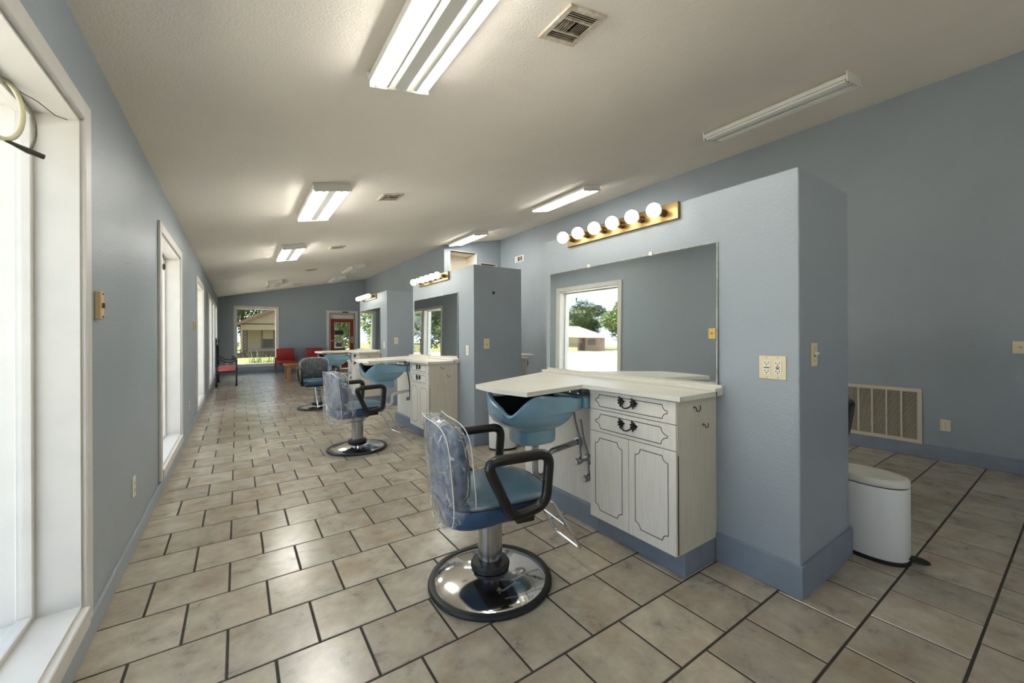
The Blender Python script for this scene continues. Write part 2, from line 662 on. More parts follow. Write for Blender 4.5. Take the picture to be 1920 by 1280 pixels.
OUT = -0.74                      # outer face of the left wall


def wall_y(bm, xa, xb, y0, y1, ztop, holes):
    """wall running along y; holes are (y0, y1, z0, z1)"""
    y = y0
    for h in sorted(holes):
        box(bm, xa, xb, y, h[0], 0, ztop)
        box(bm, xa, xb, h[0], h[1], 0, h[2])
        box(bm, xa, xb, h[0], h[1], h[3], ztop)
        y = h[1]
    box(bm, xa, xb, y, y1, 0, ztop)
    return bm


def wall_x(bm, ya, yb, x0, x1, holes, zt=ceil_z):
    """wall running along x under the sloped ceiling; holes are (x0, x1, z0, z1)"""
    x = x0
    for h in sorted(holes):
        prism(bm, [(x, 0), (h[0], 0), (h[0], zt(h[0])), (x, zt(x))], ya, yb, 'y')
        if h[2] > 0.001:
            prism(bm, [(h[0], 0), (h[1], 0), (h[1], h[2]), (h[0], h[2])], ya, yb, 'y')
        prism(bm, [(h[0], h[3]), (h[1], h[3]), (h[1], zt(h[1])), (h[0], zt(h[0]))], ya, yb, 'y')
        x = h[1]
    prism(bm, [(x, 0), (x1, 0), (x1, zt(x1)), (x, zt(x))], ya, yb, 'y')
    return bm


# windows on the left wall: clear opening (y0, y1, z0, z1)
WZ0, WZ1 = 0.19, 2.09
WIN = [(-2.45, -1.05, WZ0, WZ1), (0.82, 2.265, WZ0, 2.115), (4.22, 5.60, WZ0, WZ1), (7.72, 9.12, WZ0, WZ1),  # first opening is an unseen addition, giving light from behind
       (10.78, 12.08, WZ0, WZ1), (12.26, 13.56, WZ0, WZ1), (13.74, 15.04, WZ0, WZ1)]
FARWIN = (-0.01, 1.11, 0.29, 2.15)
DOOR = (2.79, 3.72, 0.0, 2.08)
ADDED_WIN = (3.9, 4.9, 0.6, 2.15)  # added opening, brightens the partition ends and right wall
NICHE1 = (4.26, 4.98, 2.30, 3.29)
NICHE2 = (5.12, 5.58, 2.30, 3.06)

# ---- walls
struct('wall_left', wall_y(NB(), OUT, XL, YB, YF, ceil_z(XL), WIN), M['paint'],
       'long blue grey window wall on the left', 'wall')
struct('wall_far', wall_x(NB(), YF, YF + 0.25, OUT, XS + 1.6, [FARWIN, DOOR]), M['paint'],
       'grey far end wall with picture window and door', 'wall')
struct('wall_back', wall_x(NB(), YB - 0.2, YB, OUT, XR + 0.2, [ADDED_WIN]), M['paint'],
       'blue grey wall behind the viewpoint', 'wall')
bm = NB()
box(bm, XR, XR + 0.2, YB, YS + 0.6, 0, ceil_z(XR))
struct('wall_right', bm, M['paint'], 'tall blue grey right wall with air grille', 'wall')
struct('wall_cross', wall_x(NB(), YS, YS + 0.12, XS, XR, [NICHE1, NICHE2]), M['paint'],
       'blue wall with two white open niches above the partition', 'wall')
bm = NB()
box(bm, XS, XS + 0.12, YS + 0.12, YF, 0, ceil_z(XS))
struct('wall_backroom', bm, M['paint'], 'grey wall of the walled-off room beyond the partitions', 'wall')

# niches: open white boxes set into the cross wall
for i, h in enumerate((NICHE1, NICHE2)):
    bm = NB()
    t = 0.015
    y0, y1 = YS - 0.004, YS + 0.55
    box(bm, h[0] - t, h[0] + 0.001, y0, y1, h[2] - t, h[3] + t)
    box(bm, h[1] - 0.001, h[1] + t, y0, y1, h[2] - t, h[3] + t)
    box(bm, h[0], h[1], y0, y1, h[3], h[3] + t)
    box(bm, h[0], h[1], y0, y1, h[2] - t, h[2])
    box(bm, h[0] - t, h[1] + t, y1, y1 + t, h[2] - t, h[3] + t)
    struct('trim_niche_%d' % (i + 1), bm, M['niche'],
           ['taller white lined niche high in the blue cross wall', 'lower white lined niche beside the right wall corner'][i], 'niche')

# ---- ceiling
bm = NB()
prism(bm, [(OUT, ceil_z(OUT)), (XR + 0.2, ceil_z(XR + 0.2)), (XR + 0.2, ceil_z(XR + 0.2) + 0.15), (OUT, ceil_z(OUT) + 0.15)],
      YB - 0.2, YF + 0.25, 'y')
struct('ceiling', bm, M['ceil'], 'sloped cream textured ceiling rising to the right', 'ceiling')

# ---- floor: grout bed with single tiles
floor = struct('floor', bx(XL - 0.02, XR, YB, YF, -0.08, -0.0025), M['grout'], 'beige square tile floor laid in running bond', 'floor')
TX0, TY0, TLX, TLY, GAP = -0.037, 2.7275, 0.3150, 0.3066, 0.009
fwd = Vector((math.sin(YAW), math.cos(YAW)))
rgt = Vector((math.cos(YAW), -math.sin(YAW)))


def tile_mesh(w, d):
    bm = NB()
    box(bm, -w / 2, w / 2, -d / 2, d / 2, -0.008, 0.0)
    top = [e for e in bm.edges if all(v.co.z > -0.001 for v in e.verts)]
    bmesh.ops.bevel(bm, geom=top, offset=0.0025, segments=1, affect='EDGES')
    return bm


tiles = []
r = int((TY0 - YF) / TLY) - 2
while TY0 - TLY * (r + 1) < YF:
    r -= 1
for row in range(r, 60):
    ya, yb = TY0 - TLY * (row + 1), TY0 - TLY * row
    ya_c, yb_c = max(ya, YB), min(yb, YF)
    if yb_c - ya_c < 0.03:
        continue
    k0 = int((XL - TX0) / TLX) - 3
    for k in range(k0, k0 + 30):
        xa = TX0 + TLX * (k + (0.5 if row % 2 else 0.0))
        xb = xa + TLX
        xmax = XR if ya_c < YS else XS
        xa_c, xb_c = max(xa, XL + 0.004), min(xb, xmax)
        if xb_c - xa_c < 0.025:
            continue
        cx, cy = (xa_c + xb_c) / 2, (ya_c + yb_c) / 2
        d = Vector((cx, cy))
        dep = d.dot(fwd)
        u = d.dot(rgt) / max(dep, 0.05)
        vis = dep > 0.9 and abs(u) < 1.42 and 1.26 / dep < 1.0
        hidden = PX0 - 0.3 < xa_c and xb_c < PX1 and any(a < ya_c and yb_c < b for a, b in ((0.8, 2.69), (3.97, 5.87), (7.17, 9.05)))
        tiles.append((dep if vis and not hidden else 99 + dep, xa_c, xb_c, ya_c, yb_c))
tiles.sort()
full = mesh_of('tile', tile_mesh(TLX - GAP, TLY - GAP), M['tile'])
for d_, xa, xb, ya, yb in tiles[:300]:
    w_, h_ = xb - xa - GAP, yb - ya - GAP
    me = full if abs(w_ - (TLX - GAP)) < 1e-4 and abs(h_ - (TLY - GAP)) < 1e-4 else mesh_of('tile', tile_mesh(w_, h_), M['tile'])
    o = obj('tile', me, None, floor)
    o.location = ((xa + xb) / 2, (ya + yb) / 2, random.uniform(-0.0006, 0.0004))
bm = NB()
for d_, xa, xb, ya, yb in tiles[300:]:
    box(bm, xa + GAP / 2, xb - GAP / 2, ya + GAP / 2, yb - GAP / 2, -0.008, 0.0)
obj('floor_tiles', bm, M['tile'], floor, kind='stuff')

# ---- baseboards
bm = NB()
box(bm, XL, XL + 0.014, YB, YF, 0, 0.10, 0.003)
struct('baseboard_left', bm, M['paint'], 'low grey baseboard under the left windows', 'baseboard')
bm = NB()
box(bm, XR - 0.014, XR, YB, YS, 0, 0.135, 0.003)
struct('baseboard_right', bm, M['base'], 'blue baseboard along the right wall', 'baseboard')
bm = NB()
box(bm, XL + 0.014, DOOR[0] - 0.09, YF - 0.014, YF, 0, 0.09, 0.003)
box(bm, DOOR[1] + 0.09, XS, YF - 0.014, YF, 0, 0.09, 0.003)
struct('baseboard_far', bm, M['base'], 'blue baseboard below the far picture window', 'baseboard')

# ---- partitions
PART = [(0.80, 2.69, 'nearest'), (3.97, 5.87, 'middle'), (7.15, 9.05, 'farthest')]
PH = 2.05
for i, (y0, y1, wd) in enumerate(PART):
    p = struct('wall_partition_%d' % (i + 1), bx(PX0, PX1, y0, y1, 0, PH, 0.004), M['paint'],
               '%s free-standing blue partition behind a styling station' % wd, 'partition')
    t = 0.014
    h = 0.155
    struct('baseboard_front_%d' % (i + 1), bx(PX0 - t, PX0, y0 - t, y0 + 0.40, 0, h, 0.002), M['base'],
           'short blue baseboard on the front of the %s partition' % wd, 'baseboard')
    struct('baseboard_end_%d' % (i + 1), bx(PX0, PX1 + t, y0 - t, y0, 0, h, 0.002), M['base'],
           'blue baseboard across the end of the %s partition' % wd, 'baseboard')
    struct('baseboard_rear_%d' % (i + 1), bx(PX1, PX1 + t, y0, y0 + 0.40 if i == 1 else y1, 0, h, 0.002), M['base'],
           'blue baseboard on the rear of the %s partition' % wd, 'baseboard')


# ------------------------------------------------------------------ windows of the left wall
def left_window(n, y0, y1, z0, z1, label):
    w = struct_empty('window_%d' % n, label, 'window', (0, 0, 0))
    cw = 0.075
    px = XL + 0.02
    for nm, b in (('casing', (XL, px, y0 - cw, y0, z0 - cw, z1 + cw)), ('casing', (XL, px, y1, y1 + cw, z0 - cw, z1 + cw)),
                  ('casing', (XL, px, y0, y1, z1, z1 + cw)), ('casing', (XL, px + 0.008, y0, y1, z0 - cw, z0))):
        obj(nm, bx(*b, bev=0.004), M['trim'], w)
    t = 0.012
    for nm, b in (('jamb', (OUT, XL + 0.004, y0, y0 + t, z0, z1)), ('jamb', (OUT, XL + 0.004, y1 - t, y1, z0, z1)),
                  ('head', (OUT, XL + 0.004, y0 + t, y1 - t, z1 - t, z1)), ('sill', (OUT - 0.03, XL + 0.004, y0 + t, y1 - t, z0, z0 + t))):
        obj(nm, bx(*b), M['trim'], w)
    gx = -0.65
    s = 0.022
    for b in ((gx - s, gx + s, y0 + t, y0 + t + s, z0 + t, z1 - t), (gx - s, gx + s, y1 - t - s, y1 - t, z0 + t, z1 - t),
              (gx - s, gx + s, y0 + t + s, y1 - t - s, z1 - t - s, z1 - t), (gx - s, gx + s, y0 + t + s, y1 - t - s, z0 + t, z0 + t + s)):
        obj('glazing_stop', bx(*b, bev=0.003), M['trim'], w)
    obj('pane', bx(gx - 0.003, gx + 0.003, y0 + t + 0.004, y1 - t - 0.004, z0 + t + 0.004, z1 - t - 0.004), M['glass'], w)
    return w


wl = ['white cased window added behind the viewpoint for its light', 'nearest white cased window at the left edge of the view',
      'second white cased window along the left wall', 'third white cased window along the left wall',
      'first of three joined far windows on the left wall', 'middle of three joined far windows on the left wall',
      'last of three joined far windows beside the far corner']
for i, h in enumerate(WIN):
    left_window(i + 1, *h, wl[i])

# far picture window
w = struct_empty('window_8', 'white framed picture window in the far wall', 'window', (0, 0, 0))
x0, x1, z0, z1 = FARWIN
cw = 0.085
for b in ((x0 - cw, x0, YF - 0.02, YF, z0 - cw, z1 + cw), (x1, x1 + cw, YF - 0.02, YF, z0 - cw, z1 + cw),
          (x0, x1, YF - 0.02, YF, z1, z1 + cw), (x0, x1, YF - 0.035, YF, z0 - cw, z0)):
    obj('casing', bx(*b, bev=0.004), M['trim'], w)
for nm, b in (('jamb', (x0, x0 + 0.012, YF - 0.004, YF + 0.27, z0, z1)), ('jamb', (x1 - 0.012, x1, YF - 0.004, YF + 0.27, z0, z1)),
              ('head', (x0, x1, YF - 0.004, YF + 0.27, z1 - 0.012, z1)), ('sill', (x0, x1, YF - 0.004, YF + 0.29, z0, z0 + 0.012))):
    obj(nm, bx(*b), M['trim'], w)
obj('pane', bx(x0 + 0.004, x1 - 0.004, YF + 0.12, YF + 0.126, z0 + 0.004, z1 - 0.004), M['glass'], w)

# unseen window added to the back wall to let in fill daylight
w = struct_empty('window_9', 'white framed window added behind the viewpoint for fill light', 'window', (0, 0, 0))
x0, x1, z0, z1 = ADDED_WIN
for b in ((x0 - cw, x0, YB, YB + 0.02, z0 - cw, z1 + cw), (x1, x1 + cw, YB, YB + 0.02, z0 - cw, z1 + cw),
          (x0, x1, YB, YB + 0.02, z1, z1 + cw), (x0, x1, YB, YB + 0.03, z0 - cw, z0)):
    obj('casing', bx(*b, bev=0.004), M['trim'], w)
obj('pane', bx(x0, x1, YB - 0.11, YB - 0.104, z0, z1), M['glass'], w)

# far door
d = struct_empty('door_1', 'red glazed exit door with dark placards in the far wall', 'door', (0, 0, 0))
x0, x1, z0, z1 = DOOR
cw = 0.085
for b in ((x0 - cw, x0, YF - 0.02, YF, 0, z1 + cw), (x1, x1 + cw, YF - 0.02, YF, 0, z1 + cw), (x0, x1, YF - 0.02, YF, z1, z1 + cw)):
    obj('casing', bx(*b, bev=0.004), M['trim'], d)
for b in ((x0, x0 + 0.06, YF, YF + 0.14, 0, z1), (x1 - 0.06, x1, YF, YF + 0.14, 0, z1), (x0 + 0.06, x1 - 0.06, YF, YF + 0.14, z1 - 0.07, z1)):
    obj('door_frame', bx(*b), M['alum'], d)
obj('transom_panel', bx(x0 + 0.06, x1 - 0.06, YF + 0.06, YF + 0.1, 1.86, z1 - 0.07), M['trim'], d)
dx0, dx1, dz1 = x0 + 0.06, x1 - 0.06, 1.86
lf = NB()
box(lf, dx0, dx0 + 0.13, YF + 0.05, YF + 0.095, 0.01, dz1)
box(lf, dx1 - 0.13, dx1, YF + 0.05, YF + 0.095, 0.01, dz1)
box(lf, dx0 + 0.13, dx1 - 0.13, YF + 0.05, YF + 0.095, dz1 - 0.13, dz1)
box(lf, dx0 + 0.13, dx1 - 0.13, YF + 0.05, YF + 0.095, 0.01, 0.24)
leaf = obj('door_leaf', lf, M['reddoor'], d)
obj('pane', bx(dx0 + 0.13, dx1 - 0.13, YF + 0.07, YF + 0.076, 0.24, dz1 - 0.13), M['glass'], leaf)
bm = NB()
tube(bm, [(dx0 - 0.02, YF + 0.02, 1.04), (dx1 - 0.09, YF + 0.02, 1.04)], 0.018, 8)
box(bm, dx0 - 0.02, dx0 + 0.04, YF + 0.01, YF + 0.05, 1.0, 1.08)
obj('push_bar', bm, M['alum'], d)
obj('lock_box', bx(dx1 - 0.09, dx1 - 0.01, YF + 0.02, YF + 0.05, 0.95, 1.2), M['alum'], d)
obj('placard', bx(dx0 + 0.15, dx0 + 0.45, YF + 0.06, YF + 0.069, 1.27, 1.43), M['sign'], d)
obj('decal', bx(dx0 + 0.19, dx0 + 0.40, YF + 0.06, YF + 0.069, 0.82, 0.96, bev=0.003), M['sign_blue'], d)
obj('placard', bx(dx0 + 0.12, dx0 + 0.52, YF + 0.06, YF + 0.069, 0.66, 0.76), M['sign'], d)
bm = NB()
box(bm, x0 + 0.05, x0 + 0.30, YF - 0.03, YF + 0.01, z1 - 0.05, z1)
tube(bm, [(x0 + 0.06, YF - 0.03, z1 - 0.02), (x0 + 0.40, YF - 0.05, z1 - 0.01)], 0.01, 6)
obj('door_closer', bm, M['alum'], d)
obj('alarm_contact', bx(x0 + 0.46, x0 + 0.68, YF - 0.035, YF - 0.02, z1 + 0.01, z1 + 0.05), M['slot'], d)


# ------------------------------------------------------------------ ceiling lamps
def lamp_meshes():
    hw, L = 0.175, 0.61
    d = {}
    bm = NB()   # shallow pan: centre ridge with two wings
    prof = [(-hw, -0.028), (-hw, -0.061), (-hw + 0.006, -0.061), (-hw + 0.03, -0.035), (-0.055, -0.035), (-0.035, -0.075), (0.035, -0.075),
            (0.055, -0.035), (hw - 0.03, -0.035), (hw - 0.006, -0.061), (hw, -0.061), (hw, -0.028), (0.12, 0.0), (-0.12, 0.0)]
    prism(bm, prof, -L, L, 'y')
    d['housing'] = mesh_of('housing', bm, M['fix'])
    d['cap'] = []
    for s in (-1, 1):
        d['cap'].append(mesh_of('end_cap', bx(-hw, hw, s * (L + 0.006) - 0.006, s * (L + 0.006) + 0.006, -0.085, 0.0, 0.003), M['fix']))
    d['sock'] = mesh_of('lamp_socket', bx(-0.011, 0.011, -0.012, 0.012, -0.035, 0.0, 0.004), M['fix'])
    return d


LM = lamp_meshes()
tube_mesh = {}
for k, m in (('on', M['tube_on']), ('off', M['tube_off'])):
    bm = NB()
    tube(bm, [(0, -0.585, 0), (0, 0.585, 0)], 0.0165, 12)
    tube_mesh[k] = mesh_of('tube', bm, m, True)
TILT = -math.atan(CS)


def ceiling_lamp(x, y, lit, label):
    t = thing('fluorescent_lamp', label, 'ceiling lamp', (x, y, ceil_z(x)), 0, 'fluorescent ceiling lamps')
    t.rotation_euler = (0, TILT, 0)
    obj('housing', LM['housing'], None, t)
    for c in LM['cap']:
        obj('end_cap', c, None, t)
    for xx, on in zip((-0.145, -0.085, 0.085, 0.145), lit):
        o = obj('tube', tube_mesh['on' if on else 'off'], None, t)
        o.location = (xx, 0, -0.069)
        for s in (-1, 1):
            q = obj('lamp_socket', LM['sock'], None, t)
            q.location = (xx, s * 0.59, -0.048)
    return t


ceiling_lamp(0.765, 1.65, (1, 0, 0, 1), 'nearest left ceiling lamp with two of four tubes lit')
ceiling_lamp(0.765, -1.53, (1, 0, 0, 1), 'added fill lamp behind the viewpoint, in line with the left row')  # unseen lamp added to light the partition ends
ceiling_lamp(0.765, 4.83, (1, 1, 1, 1), 'second lit ceiling lamp of the left row')
ceiling_lamp(0.765, 8.02, (1, 1, 1, 1), 'third lit ceiling lamp of the left row')
ceiling_lamp(4.32, 1.78, (0, 0, 0, 0), 'unlit long ceiling lamp above the right side')
ceiling_lamp(4.32, 4.83, (1, 1, 1, 1), 'lit ceiling lamp of the right row above the nearest partition')
ceiling_lamp(4.28, 8.02, (1, 1, 1, 1), 'lit ceiling lamp beside the blue cross wall')
ceiling_lamp(0.85, 13.3, (0, 0, 0, 0), 'unlit ceiling lamp near the far window')
ceiling_lamp(2.65, 11.65, (0, 0, 0, 0), 'unlit ceiling lamp beyond the partitions, larger of two')
ceiling_lamp(2.72, 14.3, (0, 0, 0, 0), 'unlit ceiling lamp above the far door')


# ------------------------------------------------------------------ ceiling vents
def ceiling_vent(x, y, label, rz=0.0):
    t = thing('ceiling_vent', label, 'air vent', (x, y, ceil_z(x)), 0, 'ceiling air vents')
    t.rotation_euler = (0, TILT, rz)
    h = 0.128
    bm = NB()
    for b in ((-h, h, -h, -h + 0.03), (-h, h, h - 0.03, h), (-h, -h + 0.03, -h + 0.03, h - 0.03), (h - 0.03, h, -h + 0.03, h - 0.03),
              (-h + 0.03, h - 0.03, -0.052, -0.042), (-h + 0.03, h - 0.03, 0.042, 0.052)):
        box(bm, *b, -0.012, 0.0)
    obj('frame', bm, M['ventwhite'], t)
    obj('duct_opening', bx(-h + 0.02, h - 0.02, -h + 0.02, h - 0.02, -0.0025, -0.0005), M['ventdark'], t)

    def slat(c, along, tilt, ln):
        bm = NB()
        w = 0.006
        if along == 'x':
            prism(bm, [(c - w, -0.011), (c - w + 0.0015, -0.011), (c + w * tilt + 0.0015, -0.002), (c + w * tilt, -0.002)], -ln, ln, 'x')
        else:
            prism(bm, [(c - w, -0.011), (c - w + 0.0015, -0.011), (c + w * tilt + 0.0015, -0.002), (c + w * tilt, -0.002)], -0.042, 0.042, 'y')
        obj('slat', bm, M['ventwhite'], t)
    for c in (-0.085, -0.072, -0.059):
        slat(c, 'x', 1.6, h - 0.03)
    for c in (0.06, 0.074, 0.088):
        slat(c, 'x', -0.4, h - 0.03)
    for k in range(6):
        slat(-0.085 + k * 0.015, 'y', -0.3, 0)
    for k in range(6):
        slat(0.015 + k * 0.015, 'y', 1.9, 0)
    return t


ceiling_vent(1.46, 1.56, 'dusty ceiling vent nearest the viewpoint')
ceiling_vent(1.50, 4.72, 'second ceiling vent above the middle of the aisle')
ceiling_vent(1.55, 8.02, 'third ceiling vent along the aisle')
ceiling_vent(1.54, 11.15, 'fourth small ceiling vent far down the aisle')
ceiling_vent(1.60, 14.6, 'farthest ceiling vent near the end wall')


# ------------------------------------------------------------------ stations
def station_counter(loc, label):
    t = thing('station_counter', label, 'counter', loc, 0, 'styling station counters')
    # outline in local coordinates: x away from the partition is negative, y along it
    pts = [(0.0, -0.035), (-0.395, -0.035)]
    for k in range(1, 6):      # curved run in to the inner corner
        s = k / 6
        pts.append((-0.395 - 0.022 * s, -0.035 + 0.62 * s))
    pts += [(-0.43, 0.61), (-0.915, 0.535)]
    for k in range(1, 8):      # bowed wing front
        s = k / 8
        pts.append((-0.915 - 0.05 * s - 0.035 * math.sin(PI * s), 0.535 + 0.475 * s))
    pts += [(-0.965, 1.01), (0.0, 1.46)]
    bm = NB()
    prism(bm, pts, 0.920, 0.945, 'z')
    obj('worktop', bm, M['top'], t)
    bm = NB()
    box(bm, -0.085, -0.022, -0.04, 1.45, 0.945, 0.962, 0.002)
    box(bm, -0.022, 0.0, -0.04, 1.45, 0.945, 0.975, 0.002)
    obj('back_ledge', bm, M['top'], t)
    bm = NB()
    box(bm, -0.396, -0.3965, -0.036, -0.034, 0.9205, 0.944)
    box(bm, -0.07, -0.062, -0.0365, -0.035, 0.922, 0.943)
    obj('edge_mark', bm, M['groove'], t)
    return t


def groove_path(bm, pts, x):
    """thin dark routed line lying on a cabinet front at local x"""
    n = len(pts)
    w = 0.0019
    for i in range(n):
        a = Vector((pts[i][0], pts[i][1]))
        b = Vector((pts[(i + 1) % n][0], pts[(i + 1) % n][1]))
        d = (b - a)
        if d.length < 1e-6:
            continue
        d.normalize()
        s = Vector((-d.y, d.x)) * w
        q = [a + s, b + s, b - s, a - s]
        prism(bm, [(v.x, v.y) for v in q], x - 0.0007, x + 0.0003, 'x')


def ogee_panel(y0, y1, z0, z1, r, point=False):
    """panel outline with scooped corners; with point=True the ends come to a short nose (drawers)"""
    P = []

    def arc(cx, cy, a0, a1, rr, n=6):
        for k in range(n + 1):
            a = a0 + (a1 - a0) * k / n
            P.append((cx + rr * math.cos(a), cy + rr * math.sin(a)))
    if not point:
        arc(y0, z0, PI / 2, 0, r)
        arc(y1, z0, PI, PI / 2, r)
        arc(y1, z1, 3 * PI / 2, PI, r)
        arc(y0, z1, 0, -PI / 2, r)
    else:
        rr = (z1 - z0) / 2 - 0.006
        arc(y0, z0, PI / 2, 0, rr)
        arc(y1, z0, PI, PI / 2, rr)
        arc(y1, z1, 3 * PI / 2, PI, rr)
        arc(y0, z1, 0, -PI / 2, rr)
    return P


def leaf_handle(x):
    bm = NB()
    for s in (-1, 1):
        c = (x - 0.004, s * 0.034, 0.012)
        for k in range(7):
            a = k * 2 * PI / 7 + 0.3
            L = 0.024 if k % 2 else 0.018
            pts = [(x - 0.002 - 0.002 * j, c[1] + math.cos(a) * L * j / 3, c[2] + math.sin(a) * L * j / 3) for j in range(4)]
            tube(bm, pts, [0.004, 0.006, 0.005, 0.0015], 6)
        sphere(bm, (x - 0.006, c[1], c[2]), 0.007, 8, 6)
    pts = []
    for k in range(13):
        s = -1 + 2 * k / 12
        pts.append((x - 0.006 - 0.016 * (1 - s * s), s * 0.034, 0.008 - 0.020 * (1 - s * s)))
    tube(bm, pts, [0.0026 + 0.0012 * (k % 2) for k in range(13)], 6)
    return bm


HAND = {}


def cabinet(loc, label, hooks=True):
    t = thing('styling_cabinet', label, 'cabinet', loc, 0, 'white styling cabinets')
    D, Wd = 0.375, 0.60
    obj('body', bx(-D + 0.018, 0, 0, Wd, 0.13, 0.918), M['side'], t)
    obj('toe_kick', bx(-0.295, 0, 0.004, Wd, 0, 0.13), M['base'], t)
    xf = -D
    g = 0.0022
    spec = (('drawer', 0.798, 0.912), ('drawer', 0.664, 0.794))
    for nm, z0, z1 in spec:
        dr = obj(nm, bx(xf, xf + 0.018, g, Wd - g, z0, z1, 0.002), M['lam'], t)
        bm = NB()
        groove_path(bm, ogee_panel(0.05, Wd - 0.05, z0 + 0.02, z1 - 0.022, 0, True), xf)
        obj('panel_line', bm, M['groove'], dr)
        if 'm' not in HAND:
            HAND['m'] = mesh_of('handle', leaf_handle(0.0), M['handle'], True)
        h = obj('handle', HAND['m'], None, dr)
        h.location = (xf, Wd / 2 + 0.005, (z0 + z1) / 2)
        h.scale = (1.15, 1.3, 1.3)
    for y0, y1 in ((g, Wd / 2 - g / 2 + 0.0), (Wd / 2 + g / 2, Wd - g)):
        dr = obj('door', bx(xf, xf + 0.018, y0, y1, 0.13, 0.660, 0.002), M['lam'], t)
        bm = NB()
        groove_path(bm, ogee_panel(y0 + 0.045, y1 - 0.045, 0.13 + 0.055, 0.660 - 0.035, 0.034), xf)
        obj('panel_line', bm, M['groove'], dr)
    obj('hinge', bx(xf + 0.014, xf + 0.018, -0.003, 0.0, 0.14, 0.64), M['brass_dark'], t)
    if hooks:
        for hx, hz, s in ((-0.22, 0.872, 1.0), (-0.135, 0.772, 0.75)):
            bm = NB()
            pts = [(hx, 0, hz), (hx, -0.012, hz)]
            for k in range(9):
                a = PI + k * PI * 1.2 / 8
                pts.append((hx + 0.022 * s + 0.020 * s * math.cos(a), -0.014, hz - 0.004 + 0.020 * s * math.sin(a)))
            tube(bm, pts, 0.0022, 6)
            sphere(bm, (hx, -0.004, hz), 0.005, 8, 6)
            obj('cup_hook', bm, M['handle'], t, True)
    return t


def plumbing_cabinet(loc, label):
    t = thing('plumbing_cabinet', label, 'cabinet', loc, 0, 'white plumbing cabinets')
    obj('panel', bx(-0.255, 0, 0.602, 1.45, 0.13, 0.918), M['lam'], t)
    obj('toe_kick', bx(-0.295, 0, 0.602, 1.45, 0, 0.13), M['base'], t)
    return t


def shampoo_bowl(loc, label):
    """local origin on the partition face at the near end of the station"""
    t = thing('shampoo_bowl', label, 'shampoo bowl', loc, 0, 'blue shampoo bowls')
    cx, cy, a, b = -0.65, 0.823, 0.285, 0.215
    N = 56

    def rim(sc=1.0, off=0.0):
        out = []
        for k in range(N):
            th = 2 * PI * k / N
            ct, st = math.cos(th), math.sin(th)
            e = 4.4 if ct > 0 else 3.2
            x = math.copysign(abs(ct) ** (2 / e), ct)
            y = math.copysign(abs(st) ** (2 / e), st)
            out.append((th, cx + (a * sc - off) * x, cy + (b * sc - off) * y))
        return out

    def ztop(th):
        d = abs(math.atan2(math.sin(th - PI - 0.42), math.cos(th - PI - 0.42)))    # 0 at the neck, turned to the chair
        neck = math.exp(-(d / 0.36) ** 2)
        lobe = math.exp(-((d - 0.92) / 0.36) ** 2)
        return 0.858 + 0.044 * lobe - 0.068 * neck

    def bottom_scale(f):
        return f

    rings = []
    o = rim()
    rings.append([(x, y, ztop(th)) for th, x, y in o])
    rings.append([(cx + (x - cx) * 1.01, cy + (y - cy) * 1.01, ztop(th) - 0.012) for th, x, y in o])
    # vertical apron, then a belly drawn in to the drain box
    for f, z, sc, ex in ((0.45, 0.0, 1.0, 0), (1.0, 0.0, 0.985, 0)):
        rings.append([(cx + (x - cx) * sc, cy + (y - cy) * sc, ztop(th) + (0.785 - ztop(th)) * f) for th, x, y in o])
    for z, sx, sy, dx in ((0.778, 0.88, 0.955, -0.022), (0.757, 0.84, 0.93, -0.03), (0.725, 0.76, 0.86, -0.03), (0.695, 0.62, 0.73, -0.026), (0.672, 0.48, 0.56, -0.02), (0.662, 0.40, 0.46, -0.02)):
        rings.append([(cx + dx + (x - cx) * sx, cy + (y - cy) * sy, z) for th, x, y in o])
    bm = NB()
    loft(bm, rings, caps=False)
    obj('basin', bm, M['bowl'], t, True)
    bm = NB()
    inn = rim(1.0, 0.022)
    r2 = [[(x, y, ztop(th)) for th, x, y in o], [(x, y, ztop(th) + 0.003) for th, x, y in rim(1.0, 0.010)], [(x, y, ztop(th) - 0.004) for th, x, y in inn]]
    loft(bm, r2, caps=False)
    obj('rim', bm, M['bowl'], t, True)
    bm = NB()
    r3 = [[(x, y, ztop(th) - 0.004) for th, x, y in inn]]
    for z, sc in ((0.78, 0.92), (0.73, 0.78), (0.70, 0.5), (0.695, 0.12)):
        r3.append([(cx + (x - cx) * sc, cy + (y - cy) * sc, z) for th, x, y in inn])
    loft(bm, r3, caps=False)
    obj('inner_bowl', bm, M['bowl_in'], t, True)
    # drain box under the belly
    q = superellipse(0.135, 0.118, 3.2, 32)
    bm = NB()
    loft(bm, [[(cx - 0.012 + x * 1.0, cy + y, 0.695) for x, y in q], [(cx - 0.012 + x, cy + y, 0.60) for x, y in q],
              [(cx - 0.012 + x * 0.94, cy + y * 0.94, 0.587) for x, y in q]])
    obj('drain_box', bm, M['bowl'], t, True)
    # rear shelf with taps
    obj('tap_deck', bx(cx + a - 0.03, -0.263, cy - 0.20, cy + 0.20, 0.785, 0.865, 0.012, 2), M['bowl'], t, True)
    bm = NB()
    for s in (-0.08, 0.08):
        tube(bm, [(cx + a + 0.03, cy + s, 0.863), (cx + a + 0.03, cy + s, 0.885)], 0.012, 8)
        sphere(bm, (cx + a + 0.03, cy + s, 0.893), 0.017, 10, 6)
    tube(bm, rounded([(cx + a + 0.03, cy, 0.863), (cx + a + 0.03, cy, 0.905), (cx + a - 0.09, cy, 0.900)], 0.03), 0.009, 8)
    obj('faucet', bm, M['chrome'], t, True)
    return t


